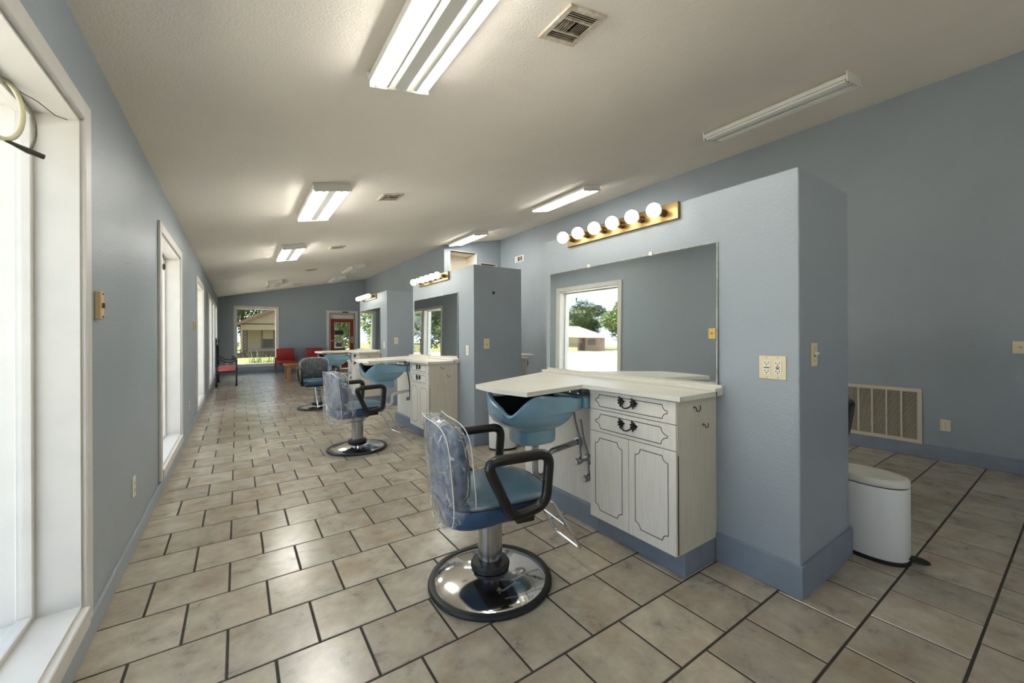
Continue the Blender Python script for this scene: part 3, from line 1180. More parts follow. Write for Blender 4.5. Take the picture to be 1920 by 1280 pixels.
def plumbing(loc, label, white=False):
    t = thing('drain_trap', label, 'pipe', loc, 0)
    m = M['pvc'] if white else M['chrome_brushed']
    cx, cy = -0.64, 0.823
    bm = NB()
    tube(bm, [(cx, cy, 0.59), (cx, cy, 0.545)], 0.017 if not white else 0.02, 12)
    tube(bm, [(cx, cy, 0.55), (cx, cy, 0.53)], 0.024, 12)
    obj('tailpiece', bm, M['pvc'] if white else M['bulb_neck'], t, True)
    bm = NB()
    pts = [(cx, cy, 0.54), (cx, cy, 0.40)]
    for k in range(1, 9):
        an = PI + k * PI / 8
        pts.append((cx + 0.05 + 0.05 * math.cos(an), cy, 0.40 + 0.055 * math.sin(an)))
    pts += [(cx + 0.10, cy, 0.44), (cx + 0.11, cy, 0.475), (cx + 0.14, cy, 0.495), (cx + 0.20, cy, 0.50), (-0.263, cy, 0.52)]
    tube(bm, pts, 0.020, 12)
    obj('trap', bm, m, t, True)
    bm = NB()
    tube(bm, [(-0.278, cy, 0.52), (-0.2615, cy, 0.52)], [0.036, 0.042], 16)
    obj('escutcheon', bm, m, t, True)
    return t


def supply(loc, label, yy, black=False):
    t = thing('supply_valve', label, 'valve', loc, 0)
    x = -0.261
    bm = NB()
    tube(bm, [(x - 0.003, yy, 0.42), (x - 0.018, yy, 0.42)], [0.040, 0.026], 16)
    obj('escutcheon', bm, M['chrome_brushed'], t, True)
    bm = NB()
    tube(bm, [(x - 0.01, yy, 0.42), (x - 0.085, yy, 0.42)], 0.012, 10)
    sphere(bm, (x - 0.075, yy, 0.42), 0.021, 12, 8)
    tube(bm, [(x - 0.095, yy, 0.42), (x - 0.115, yy, 0.42)], [0.024, 0.021], 12)
    tube(bm, [(x - 0.07, yy, 0.42), (x - 0.07, yy, 0.465)], 0.010, 8)
    obj('valve_body', bm, M['chrome_brushed'], t, True)
    bm = NB()
    tube(bm, rounded([(x - 0.07, yy, 0.46), (x - 0.07, yy + 0.005, 0.58), (x - 0.065, yy + 0.05, 0.66), (x - 0.09, yy + 0.05, 0.79)], 0.05), 0.007, 8)
    obj('hose', bm, M['hose_black'] if black else M['hose'], t, True)
    return t


def station_mirror(loc, label, Wd=1.435):
    t = thing('wall_mirror', label, 'mirror', loc, 0, 'frameless station mirrors')
    H_ = 0.79
    tilt = math.radians(0.7)
    dx = H_ * math.sin(tilt)
    z0 = 0.976
    bm = NB()
    prism(bm, [(-0.006 - dx, z0), (-0.001 - dx, z0), (-0.001, z0 + H_), (-0.006, z0 + H_)], 0, Wd, 'y')
    obj('mirror_glass', bm, M['mirror'], t)
    bm = NB()
    e = 0.008
    prism(bm, [(-0.0068 - dx, z0), (-0.0008 - dx, z0), (-0.0008, z0 + H_), (-0.0068, z0 + H_)], -e * 0.5, 0.003, 'y')
    prism(bm, [(-0.0068 - dx, z0), (-0.0008 - dx, z0), (-0.0008, z0 + H_), (-0.0068, z0 + H_)], Wd - 0.003, Wd + e * 0.5, 'y')
    box(bm, -0.0072, -0.0003, 0, Wd, z0 + H_ - 0.003, z0 + H_ + 0.004)
    obj('edge', bm, M['mirror_edge'], t)
    for y in (0.43, 0.98):
        obj('mirror_clip', bx(-0.014, 0, y - 0.013, y + 0.013, z0 + H_ - 0.006, z0 + H_ + 0.018, 0.004, 2), M['ivory_white'], t)
    return t


BM_ = {}


def vanity_light(loc, label, unlit=()):
    t = thing('vanity_light_bar', label, 'light bar', loc, 0, 'brass vanity light bars')
    L = 0.975
    obj('backplate', bx(-0.026, 0, 0, L, -0.052, 0.052, 0.003), M['brass'], t)
    if not BM_:
        b = NB()
        tube(b, [(-0.026, 0, 0), (-0.070, 0, 0)], [0.024, 0.021], 16)
        BM_['sock'] = mesh_of('socket', b, M['brass_dark'], True)
        b = NB()
        tube(b, [(-0.068, 0, 0), (-0.085, 0, 0), (-0.10, 0, 0)], [0.014, 0.017, 0.026], 16)
        BM_['neck'] = mesh_of('bulb_neck', b, M['bulb_neck'], True)
        for k, m in (('on', M['bulb_on']), ('off', M['bulb_off'])):
            b = NB()
            sphere(b, (-0.132, 0, 0), 0.0435, 20, 12)
            BM_[k] = mesh_of('bulb', b, m, True)
    for i in range(6):
        y = 0.093 + i * 0.163
        for nm, me in (('socket', BM_['sock']), ('bulb', BM_['off' if i in unlit else 'on'])):
            o = obj(nm, me, None, t)
            o.location = (0, y, 0.0)
            if nm == 'bulb':
                obj('bulb_neck', BM_['neck'], None, o)
    return t


def station(i, y, word, parts):
    loc = (PX0, y, 0)
    lc = (PX0 - 0.004, y, 0)
    cabinet(lc, 'white cabinet with leaf handles at the %s styling station' % word)
    plumbing_cabinet(lc, 'white panel box behind the blue bowl at the %s station' % word)
    station_counter(loc, 'cream laminate counter over the %s blue shampoo bowl' % word)
    shampoo_bowl(loc, 'glossy blue shampoo bowl under the %s counter' % word)
    plumbing(loc, ('chrome drain trap under the %s blue bowl' if i == 0 else 'white plastic drain trap under the %s blue bowl') % word, white=i > 0)
    supply(loc, 'chrome supply valve with hose beside the %s drain trap' % word, 0.735, black=i > 0)
    if i == 0:
        supply((PX0, y - 0.075, -0.09), 'lower supply valve half hidden by the nearest cabinet', 0.735)
    station_mirror((PX0, y - 0.01, 0), 'large frameless wall mirror above the %s counter' % word)
    vanity_light((PX0, y + 0.214, 2.0), 'brass light bar with six globe bulbs above the %s mirror' % word, parts)


station(0, 1.20, 'nearest', ())
station(1, 4.37, 'middle', (4,))
station(2, 7.55, 'farthest', ())

# the station on the back of the middle partition, seen through the gap
back = []
n0 = set(bpy.data.objects)
cabinet((PX0, 4.37, 0), 'cream cabinet on the back of the middle partition', hooks=False)
plumbing_cabinet((PX0, 4.37, 0), 'white panel box on the back of the middle partition')
station_counter((PX0, 4.37, 0), 'cream counter on the back of the middle partition, seen through the gap')
shampoo_bowl((PX0, 4.37, 0), 'dark blue shampoo bowl on the back of the middle partition')
for o in set(bpy.data.objects) - n0:
    if o.parent is None:
        o.location = (PX1 + 0.004, 4.37, 0)
        o.scale = (-1, 1, 1)


# ------------------------------------------------------------------ styling chairs
def seat_shape(a, b, z0, z1, n=3.6, dome=0.02, seg=44):
    q = superellipse(a, b, n, seg)
    bm = NB()
    rs = []
    for z, s in ((z0, 0.90), (z0 + 0.012, 0.97), (z0 + 0.03, 1.0), (z1 - 0.025, 1.0), (z1 - 0.008, 0.975), (z1, 0.93), (z1 + dome * 0.5, 0.75), (z1 + dome * 0.85, 0.45), (z1 + dome, 0.12)):
        rs.append([(x * s, y * s, z) for x, y in q])
    loft(bm, rs)
    return bm, q


def back_panel(hw, z0, z1, x0, lean, th, curve=0.035, grow=0.0, drop=0.0, nz=12, ny=14, crumple=0.0, flare=0.0, seed=1):
    """padded curved slab; local x forward. returns bm of a closed shell (outer shape grown by grow)"""
    rnd = random.Random(seed)
    H_ = z1 - z0
    q = superellipse(hw + grow, H_ / 2 + grow, 3.4 if not drop else 4.2, 48)
    bm = NB()
    rings = []
    for s, off in ((0.0, 0.86), (0.12, 0.955), (0.35, 1.0), (0.65, 1.0), (0.88, 0.955), (1.0, 0.86)):
        ring = []
        for y, zz in q:
            z = (z0 + z1) / 2 + zz * (off if zz > 0 or not drop else 1)
            if drop and zz < 0:
                z -= drop * (-zz / (H_ / 2 + grow))
            yy = y * off
            if flare:
                yy *= 1 + flare * max(0, (z1 - z) / H_) * 0.5
            f = (z - z0) / H_
            x = x0 - lean * f + (s - 0.5) * (th + 2 * grow * 0.6) + curve * (yy / hw) ** 2
            if flare:
                x += (s - 0.5) * flare * max(0, 1 - f) * 0.12
            if crumple:
                x += rnd.uniform(-crumple, crumple) * (0.4 + max(0, 1 - f))
                yy += rnd.uniform(-crumple, crumple)
                z += rnd.uniform(-crumple, crumple) * 0.6
            ring.append((x, yy, z))
        rings.append(ring)
    # domed faces
    first = [((x + 0.0), y * 0.45, (z0 + z1) / 2 + (z - (z0 + z1) / 2) * 0.45) for x, y, z in rings[0]]
    last = [((x + 0.0), y * 0.45, (z0 + z1) / 2 + (z - (z0 + z1) / 2) * 0.45) for x, y, z in rings[-1]]
    dm = 0.012

    def face_ring(src, sgn, sc):
        out = []
        zc = (z0 + z1) / 2 - (drop / 2 if drop else 0)
        for x, y, z in src:
            yy, zz = y * sc, zc + (z - zc) * sc
            f = (zz - z0) / H_
            fs = (z - z0) / H_
            xx = x + lean * fs - curve * (y / hw) ** 2 - lean * f + curve * (yy / hw) ** 2 + sgn * dm * (1 - sc)
            out.append((xx, yy, zz))
        return out
    allr = [face_ring(rings[0], -1, 0.15), face_ring(rings[0], -1, 0.55)] + rings + [face_ring(rings[-1], 1, 0.55), face_ring(rings[-1], 1, 0.15)]
    if drop:    # a bag open at the bottom: leave the front and back sheets but no bottom
        loft(bm, allr, caps=True)
        zmin = z0 - drop
        kill = [f for f in bm.faces if all(v.co.z < zmin + 0.02 for v in f.verts)]
        bmesh.ops.delete(bm, geom=kill, context='FACES')
    else:
        loft(bm, allr, caps=True)
    return bm


def seam_path(hw, z0, z1, x0, lean, curve, grow, drop):
    q = superellipse(hw + grow, (z1 - z0) / 2 + grow, 4.2, 48)
    pts = []
    for y, zz in q:
        z = (z0 + z1) / 2 + zz
        if zz < 0:
            z -= drop * (-zz / ((z1 - z0) / 2 + grow))
        f = (z - z0) / (z1 - z0)
        pts.append((x0 - lean * f + curve * (y / hw) ** 2, y, z))
    return pts


CH = {}


def styling_chair(x, y, ang, label, drop=0.06, flare=0.0, dark=False, wrap=True, zlift=0.0):
    t = thing('styling_chair', label, 'styling chair', (x, y, 0), math.radians(ang), 'hydraulic styling chairs')
    if not CH:
        bm = NB()
        lathe(bm, [(0, 0.075), (0.06, 0.075), (0.10, 0.070), (0.17, 0.058), (0.235, 0.040), (0.272, 0.026), (0.284, 0.018), (0.286, 0.008)], 56)
        CH['base'] = mesh_of('base', bm, M['chrome'], True)
        bm = NB()
        lathe(bm, [(0.280, 0.002), (0.312, 0.002), (0.316, 0.010), (0.310, 0.022), (0.296, 0.026), (0.284, 0.022), (0.280, 0.012), (0.280, 0.002)], 56)
        CH['ring'] = mesh_of('rubber_rim', bm, M['black'], True)
        bm = NB()
        lathe(bm, [(0.058, 0.074), (0.098, 0.074), (0.100, 0.090), (0.092, 0.104), (0.058, 0.106)], 36)
        CH['collar'] = mesh_of('collar', bm, M['black'], True)
        bm = NB()
        lathe(bm, [(0.062, 0.07), (0.062, 0.30), (0.060, 0.302)], 36)
        CH['col'] = mesh_of('column', bm, M['chrome_brushed'], True)
        bm = NB()
        lathe(bm, [(0.064, 0.285), (0.064, 0.305), (0.060, 0.308), (0.060, 0.385), (0, 0.385)], 36)
        box(bm, 0.035, 0.075, -0.05, -0.02, 0.31, 0.36, 0.004)
        CH['sleeve'] = mesh_of('upper_sleeve', bm, M['chrome_brushed'], True)
        bm = NB()
        tube(bm, rounded([(0.05, -0.035, 0.335), (0.09, -0.05, 0.34), (0.22, 0.02, 0.352), (0.27, 0.05, 0.358), (0.22, 0.12, 0.362)], 0.02), 0.007, 8)
        tube(bm, [(0.055, -0.075, 0.335), (0.06, -0.02, 0.335)], 0.009, 8)
        CH['lever'] = mesh_of('pump_lever', bm, M['chrome'], True)
        bm = NB()
        box(bm, -0.13, 0.15, -0.22, 0.22, 0.385, 0.402, 0.004)
        CH['plate'] = mesh_of('seat_plate', bm, M['black'])
        bm, q = seat_shape(0.275, 0.255, 0.395, 0.485, dome=0.022)
        for v in bm.verts:      # nose a little lower, rear fuller below
            f = v.co.x / 0.275
            v.co.z += 0.006 * f + (-0.022 if v.co.z < 0.43 and f < 0 else 0.02 if v.co.z < 0.43 else 0) * abs(f)
        CH['seat'] = mesh_of('seat', bm, M['vinyl'], True)
        bm = NB()
        loft(bm, [[(xx * s, yy * s, z + 0.006 * xx * s / 0.275) for xx, yy in q] for z, s in ((0.480, 0.965), (0.488, 0.93), (0.499, 0.72), (0.507, 0.42), (0.510, 0.1))])
        CH['seat_top'] = mesh_of('seat_top', bm, M['vinyl_seat'], True)
        bm = NB()
        tube(bm, [(xx * 0.985, yy * 0.985, 0.476 + 0.006 * xx / 0.275) for xx, yy in q], 0.0045, 6, closed=True)
        CH['pipe'] = mesh_of('piping', bm, M['black'], True)
        for s in (-1, 1):
            ya = s * 0.292
            pts = [(-0.13, ya, 0.700), (0.188, ya, 0.705), (0.168, ya * 0.99, 0.470), (-0.005, ya * 0.985, 0.432)]
            bm = NB()
            tube(bm, rounded(pts, 0.06, 6, closed=True), 0.0245, 12, closed=True)
            CH['arm%d' % s] = mesh_of('armrest', bm, M['blackpad'], True)
            CH['mount%d' % s] = mesh_of('arm_mount', bx(0.02, 0.11, min(ya * 0.70, ya * 0.985), max(ya * 0.70, ya * 0.985), 0.400, 0.436, 0.004), M['black'])
        bm = NB()
        tube(bm, rounded([(0.10, -0.115, 0.392), (0.30, -0.115, 0.392), (0.475, -0.125, 0.105), (0.462, 0.125, 0.105), (0.29, 0.115, 0.392),
                          (0.10, 0.115, 0.392)], 0.028, 5), 0.0095, 10)
        tube(bm, [(0.39, -0.118, 0.245), (0.38, 0.118, 0.245)], 0.005, 8)
        CH['foot'] = mesh_of('footrest', bm, M['chrome'], True)
        bm = NB()
        tube(bm, rounded([(-0.06, -0.07, 0.405), (-0.25, -0.07, 0.40), (-0.285, -0.07, 0.60)], 0.05), 0.012, 8)
        tube(bm, rounded([(-0.06, 0.07, 0.405), (-0.25, 0.07, 0.40), (-0.285, 0.07, 0.60)], 0.05), 0.012, 8)
        CH['brk'] = mesh_of('back_bracket', bm, M['chrome'], True)
        CH['back'] = mesh_of('backrest', back_panel(0.225, 0.47, 0.85, -0.240, 0.035, 0.085), M['vinyl'], True)
        CH['backd'] = mesh_of('backrest', back_panel(0.225, 0.47, 0.85, -0.240, 0.035, 0.085), M['vinyl_dark'], True)
        for nm, sx in (('bp1', 0.044), ('bp2', -0.044)):
            q2 = superellipse(0.222, 0.187, 3.4, 48)
            bm = NB()
            tube(bm, [(-0.240 - 0.035 * ((0.66 + z - 0.47) / 0.38) + 0.035 * (yy / 0.225) ** 2 + sx * 0.85, yy, 0.66 + z) for yy, z in q2], 0.004, 6, closed=True)
            CH[nm] = mesh_of('piping', bm, M['black'], True)
    for nm, k in (('base', 'base'), ('rubber_rim', 'ring'), ('collar', 'collar'), ('column', 'col'), ('upper_sleeve', 'sleeve'), ('pump_lever', 'lever'),
                  ('seat_plate', 'plate'), ('seat', 'seat'), ('armrest', 'arm-1'), ('armrest', 'arm1'), ('arm_mount', 'mount-1'), ('arm_mount', 'mount1'),
                  ('footrest', 'foot'), ('back_bracket', 'brk'), ('backrest', 'backd' if dark else 'back')):
        o = obj(nm, CH[k], None, t)
        if nm == 'seat':
            obj('seat_top', CH['seat_top'], None, o)
            obj('piping', CH['pipe'], None, o)
        if nm == 'backrest':
            obj('piping', CH['bp1'], None, o)
            obj('piping', CH['bp2'], None, o)
    if wrap:
        bm = back_panel(0.225, 0.47, 0.85, -0.240, 0.035, 0.085, grow=0.016, drop=drop, crumple=0.0045, flare=flare, seed=int(x * 100))
        c = obj('plastic_cover', bm, M['plastic_thin'] if dark else M['plastic'], t, True)
        bm = NB()
        if not dark:
            tube(bm, seam_path(0.225, 0.47, 0.85, -0.240 - 0.054, 0.035, 0.035, 0.014, drop), 0.0024, 5, closed=True)
        fp = seam_path(0.225, 0.47, 0.85, -0.240 + 0.048, 0.035, 0.035, 0.014, drop)
        tube(bm, fp[-3:] + fp[:28], 0.0024, 5)
        obj('seam', bm, M['seam'], c)
    return t


styling_chair(1.07, 1.77, -10, 'navy styling chair nearest the viewpoint, back in clear plastic', drop=0.10)
styling_chair(1.10, 4.66, 8, 'middle navy styling chair with loose plastic hanging off its back', drop=0.14, flare=0.5)
styling_chair(1.15, 7.66, -84, 'farthest styling chair facing the viewpoint, dark back wrapped in plastic', drop=0.0, dark=True)
styling_chair(4.02, 1.43, 178, 'styling chair mostly hidden behind the nearest partition', wrap=False)


# ------------------------------------------------------------------ bins
def bin_parts():
    q = superellipse(0.18, 0.122, 2.2, 48)
    d = {}
    bm = NB()
    loft(bm, [[(x * s, y * s, z) for x, y in q] for z, s in ((0.02, 0.985), (0.03, 1.0), (0.405, 1.0), (0.41, 0.985))])
    d['body'] = mesh_of('body', bm, M['bin'], True)
    bm = NB()
    loft(bm, [[(x * s, y * s, z) for x, y in q] for z, s in ((0.0, 0.99), (0.0, 1.02), (0.018, 1.02), (0.022, 0.98))])
    d['base'] = mesh_of('base_rim', bm, M['black'], True)
    bm = NB()
    loft(bm, [[(x * s, y * s, z) for x, y in q] for z, s in ((0.409, 0.965), (0.416, 0.965))])
    d['gap'] = mesh_of('lid_gasket', bm, M['black'], True)
    bm = NB()
    loft(bm, [[(x * s, y * s, z) for x, y in q] for z, s in ((0.416, 0.985), (0.42, 1.005), (0.445, 1.0), (0.455, 0.96), (0.458, 0.90), (0.446, 0.865), (0.446, 0.3))])
    d['lid'] = mesh_of('lid', bm, M['binlid'], True)
    bm = NB()
    sphere(bm, (0.205, 0.03, 0.035), 0.05, 16, 8, 1, 0.8, 0.25)
    box(bm, 0.15, 0.2, 0.0, 0.05, 0.028, 0.042, 0.003)
    d['pedal'] = mesh_of('pedal', bm, M['black'], True)
    return d


BP = bin_parts()


def step_bin(x, y, rz, label, s=1.0):
    t = thing('step_bin', label, 'trash bin', (x, y, 0), math.radians(rz), 'white pedal bins')
    t.scale = (s, s, 1.0)
    for nm, k in (('body', 'body'), ('base_rim', 'base'), ('lid_gasket', 'gap'), ('lid', 'lid'), ('pedal', 'pedal')):
        obj(nm, BP[k], None, t)
    return t


step_bin(3.012, 0.755, -98, 'oval white pedal bin beside the nearest partition end')
step_bin(2.42, 3.72, -20, 'white pedal bin standing against the middle partition end', 0.86)


# ------------------------------------------------------------------ wall plates
def plate(name, label, cat, origin, normal, w_, h_, parts, m=None):
    """flat plate; parts drawn in plate coordinates (u right when facing the plate, v up)"""
    n = Vector(normal)
    right = Vector((0, 0, 1)).cross(n)
    t = thing(name, label, cat, origin, 0)
    t.rotation_euler = Matrix((right, Vector((0, 0, 1)), n)).transposed().to_euler()
    obj('plate', bx(-w_ / 2, w_ / 2, -h_ / 2, h_ / 2, 0, 0.006, 0.002), m or M['ivory'], t)
    for nm, b, mm in parts:
        obj(nm, bx(*b), mm, t)
    return t


SL = M['slot']


def duplex(cx=0.0):
    out = []
    for v in (-0.02, 0.02):
        out.append(('receptacle', (cx - 0.017, cx + 0.017, v - 0.014, v + 0.014, 0.005, 0.008), M['ivory_white']))
        out.append(('slot', (cx - 0.008, cx - 0.005, v - 0.002, v + 0.008, 0.0078, 0.0086), SL))
        out.append(('slot', (cx + 0.005, cx + 0.008, v - 0.002, v + 0.008, 0.0078, 0.0086), SL))
        out.append(('slot', (cx - 0.003, cx + 0.003, v - 0.010, v - 0.005, 0.0078, 0.0086), SL))
    out.append(('screw', (cx - 0.003, cx + 0.003, -0.003, 0.003, 0.006, 0.0075), M['alum']))
    return out


def gfci(cx, red):
    out = [('receptacle', (cx - 0.0165, cx + 0.0165, -0.033, 0.033, 0.005, 0.008), M['ivory_white'])]
    for v in (-0.02, 0.02):
        out.append(('slot', (cx - 0.009, cx - 0.006, v - 0.001, v + 0.007, 0.0078, 0.0086), SL))
        out.append(('slot', (cx + 0.006, cx + 0.009, v - 0.001, v + 0.007, 0.0078, 0.0086), SL))
        out.append(('slot', (cx - 0.003, cx + 0.003, v - 0.009, v - 0.004, 0.0078, 0.0086), SL))
    if red:
        out.append(('reset_button', (cx - 0.008, cx + 0.008, 0.001, 0.006, 0.0078, 0.0095), M['redplastic']))
        out.append(('test_button', (cx - 0.007, cx + 0.007, -0.007, -0.002, 0.0078, 0.0095), SL))
    else:
        out.append(('label_strip', (cx - 0.013, cx + 0.013, -0.004, 0.002, 0.0078, 0.0085), M['sign_blue']))
    for v in (-0.05, 0.05):
        out.append(('screw', (cx - 0.003, cx + 0.003, v - 0.003, v + 0.003, 0.006, 0.0072), M['alum']))
    return out


TOG = [('toggle', (-0.004, 0.004, 0.0, 0.012, 0.004, 0.024), M['ivory_white']), ('slot', (-0.005, 0.005, -0.012, 0.012, 0.0055, 0.0066), SL),
       ('screw', (-0.003, 0.003, 0.027, 0.033, 0.006, 0.0072), M['alum']), ('screw', (-0.003, 0.003, -0.033, -0.027, 0.006, 0.0072), M['alum'])]
plate('double_outlet', 'double outlet plate with a red button on the nearest partition', 'outlet', (PX0, 0.915, 1.088), (-1, 0, 0), 0.122, 0.116,
      gfci(-0.025, False) + gfci(0.025, True))
for y, w_ in ((4.12, 'middle'), (7.30, 'farthest')):
    plate('wall_outlet', 'small outlet plate beside the %s mirror' % w_, 'outlet', (PX0, y, 1.075), (-1, 0, 0), 0.07, 0.115, duplex(), M['ivory_white'])
for y, w_ in ((0.80, 'nearest'), (3.97, 'middle'), (7.15, 'farthest')):
    plate('light_switch', 'ivory toggle switch on the end of the %s partition' % w_, 'switch', (2.365, y, 1.152), (0, -1, 0), 0.072, 0.117, TOG)
plate('mirror_outlet_cover', 'brass cover plate at the right edge of the nearest mirror', 'cover plate', (PX0 - 0.0135, 1.214, 1.258), (-1, 0, 0), 0.042, 0.058,
      [('screw', (-0.003, 0.003, -0.003, 0.003, 0.006, 0.0075), SL)], mat('brass_plate', rgb(206, 176, 96), rough=0.35, metal=0.4))
plate('wall_outlet', 'ivory outlet right of the air grille', 'outlet', (XR, 0.843, 0.348), (-1, 0, 0), 0.072, 0.117, duplex())
plate('light_switch', 'ivory plate at the right edge of the view', 'switch', (XR, 0.385, 1.122), (-1, 0, 0), 0.09, 0.11,
      [('jack', (-0.008, 0.008, -0.008, 0.008, 0.005, 0.010), M['alum'])])
plate('wall_outlet', 'white outlet low on the left wall between near windows', 'outlet', (XL, 3.235, 0.365), (1, 0, 0), 0.072, 0.117, duplex(), M['ivory_white'])
plate('wall_outlet', 'white outlet low on the left wall before the third window', 'outlet', (XL, 6.54, 0.37), (1, 0, 0), 0.072, 0.117, duplex(), M['ivory_white'])
plate('wall_outlet', 'tiny white outlet on the far wall left of the picture window', 'outlet', (-0.27, YF, 0.36), (0, -1, 0), 0.072, 0.117, [], M['ivory_white'])
pk = mat('pale_wood_block', rgb(206, 176, 128), rough=0.5)
for y, lb in ((2.485, 'small tan wooden latch block on the left wall, nearest'), (7.19, 'small tan latch block on the left wall by the third window')):
    t = thing('latch_block', lb, 'latch', (XL, y, 1.395), 0)
    bm = NB()
    box(bm, 0, 0.022, -0.022, 0.022, -0.062, 0.062, 0.003)
    obj('block', bm, pk, t)
    obj('catch', bx(0.022, 0.03, -0.008, 0.008, -0.012, 0.010), M['brass'], t)
    for v in (-0.05, 0.05):
        bm = NB()
        sphere(bm, (0.022, 0, v), 0.005, 8, 6)
        obj('screw', bm, M['brass_dark'], t)

t = thing('wall_hook', 'tiny dark hook high on the end of the middle partition', 'hook', (2.46, 3.97, 1.74))
bm = NB()
tube(bm, [(0, 0, 0), (0, -0.02, 0), (0, -0.026, 0.012)], 0.004, 6)
obj('pin', bm, M['handle'], t, True)
obj('backplate', bx(-0.01, 0.01, -0.003, 0.0, -0.015, 0.015), M['handle'], t)

# ------------------------------------------------------------------ return air grille and small wall vent
t = thing('air_grille', 'large cream return air grille low on the right wall', 'air grille', (XR, 0, 0))
gy0, gy1, gz0, gz1 = 1.005, 1.66, 0.132, 0.685
f = 0.035
bm = NB()
box(bm, -0.014, 0, gy0, gy1, gz0, gz0 + f, 0.002)
box(bm, -0.014, 0, gy0, gy1, gz1 - f, gz1, 0.002)
box(bm, -0.014, 0, gy0, gy0 + f, gz0 + f, gz1 - f, 0.002)
box(bm, -0.014, 0, gy1 - f, gy1, gz0 + f, gz1 - f, 0.002)
obj('frame', bm, M['grille'], t)
obj('duct_opening', bx(-0.002, -0.0005, gy0 + f, gy1 - f, gz0 + f, gz1 - f), M['ventdark'], t)
for k in range(1, 5):
    y = gy0 + f + (gy1 - gy0 - 2 * f) * k / 5
    obj('mullion', bx(-0.013, -0.002, y - 0.007, y + 0.007, gz0 + f, gz1 - f), M['grille'], t)
bm = NB()
prism(bm, [(-0.012, -0.003), (-0.0105, -0.003), (-0.004, 0.002), (-0.0055, 0.002)], gy0 + f, gy1 - f, 'y')
sm = mesh_of('slat', bm, M['grille'])
ns = 40
for k in range(ns):
    o = obj('slat', sm, None, t)
    o.location = (0, 0, gz0 + f + (gz1 - gz0 - 2 * f) * (k + 0.5) / ns)

t = thing('wall_vent', 'small white vent high on the right wall', 'air vent', (XR, 8.0, 3.10))
obj('plate', bx(-0.012, 0, -0.19, 0.19, -0.08, 0.08, 0.003), M['trim'], t)
for a, b in ((-0.13, -0.05), (-0.03, 0.06)):
    obj('opening', bx(-0.0135, -0.0115, a, b, -0.05, 0.05), M['ventdark'], t)
for k in range(5):
    obj('slat', bx(-0.015, -0.013, -0.13, 0.06, -0.042 + k * 0.02, -0.038 + k * 0.02), M['trim'], t)

# ------------------------------------------------------------------ things hanging in the near windows
t = thing('plastic_hoop', 'yellowed plastic hoop with dark strap hanging in the nearest window', 'hoop', (-0.63, 2.02, 2.003))
bm = NB()
n_ = 36
dirv = Vector((0.8, 0.6, 0)).normalized()
ring = [Vector((0, 0, 0)) + dirv * 0.045 * math.cos(2 * PI * k / n_) + Vector((0, 0, 1)) * 0.097 * math.sin(2 * PI * k / n_) for k in range(n_)]
tube(bm, ring, 0.0075, 10, closed=True)
obj('ring', bm, M['hoop'], t, True)
UPV = Vector((0, 0, 1))
bm = NB()
tube(bm, rounded([dirv * 0.02 + UPV * 0.09, dirv * 0.068 + UPV * 0.03, dirv * 0.078 - UPV * 0.05, dirv * 0.062 - UPV * 0.108], 0.05), 0.0042, 8)
obj('strap', bm, mat('grey_strap', rgb(120, 116, 100), rough=0.7, var=0.5, vscale=200), t, True)
bm = NB()
tube(bm, [dirv * -0.02 - UPV * 0.092, dirv * 0.02 - UPV * 0.103, dirv * 0.055 - UPV * 0.112, dirv * 0.095 - UPV * 0.118], [0.005, 0.006, 0.010, 0.009], 10)
obj('clasp', bm, M['wire'], t, True)
bm = NB()
tube(bm, [(0.0, 0.03, 0.085), (-0.002, 0.025, 0.107)], 0.0012, 5)
tube(bm, [(-0.002, 0.02, 0.100), (0.02, 0.03, 0.085), (0.05, 0.10, 0.088), (0.08, 0.15, 0.07), (0.10, 0.19, 0.078)], 0.0016, 5)
obj('hanging_wire', bm, M['wire'], t)
t = thing('hanging_weight', 'tiny dark weight hanging on a wire in the second window', 'weight', (-0.60, 5.25, 2.0))
bm = NB()
sphere(bm, (0, 0, -0.055), 0.018, 10, 8, 0.8, 0.8, 1.8)
obj('weight', bm, M['wire'], t, True)
bm = NB()
tube(bm, [(0, 0, -0.03), (0.0, -0.01, 0.02), (0.0, 0, 0.078)], 0.002, 5)
obj('hanging_wire', bm, M['wire'], t)


# ------------------------------------------------------------------ waiting corner
def lounge_chair(x, y, label):
    t = thing('lounge_chair', label, 'chair', (x, y, 0), 0, 'red vinyl lounge chairs')
    bm = NB()
    box(bm, -0.27, 0.27, -0.30, 0.22, 0.28, 0.40, 0.03, 3)
    obj('seat', bm, M['red'], t, True)
    bm = NB()
    box(bm, -0.27, 0.27, 0.20, 0.30, 0.36, 0.80, 0.03, 3)
    obj('backrest', bm, M['red'], t, True)
    for s in (-1, 1):
        bm = NB()
        xs = s * 0.30
        box(bm, xs - 0.02, xs + 0.02, -0.32, 0.28, 0.50, 0.53, 0.006)
        obj('armrest', bm, M['walnut'], t)
        for yy in (-0.29, 0.25):
            obj('leg', bx(xs - 0.018, xs + 0.018, yy - 0.02, yy + 0.02, 0, 0.50), M['walnut'], t)
        obj('side_rail', bx(xs - 0.014, xs + 0.014, -0.27, 0.23, 0.05, 0.08), M['walnut'], t)
    return t


lounge_chair(1.36, 15.55, 'red vinyl lounge chair beside the far picture window')
lounge_chair(2.26, 15.55, 'red vinyl lounge chair nearest the far door')

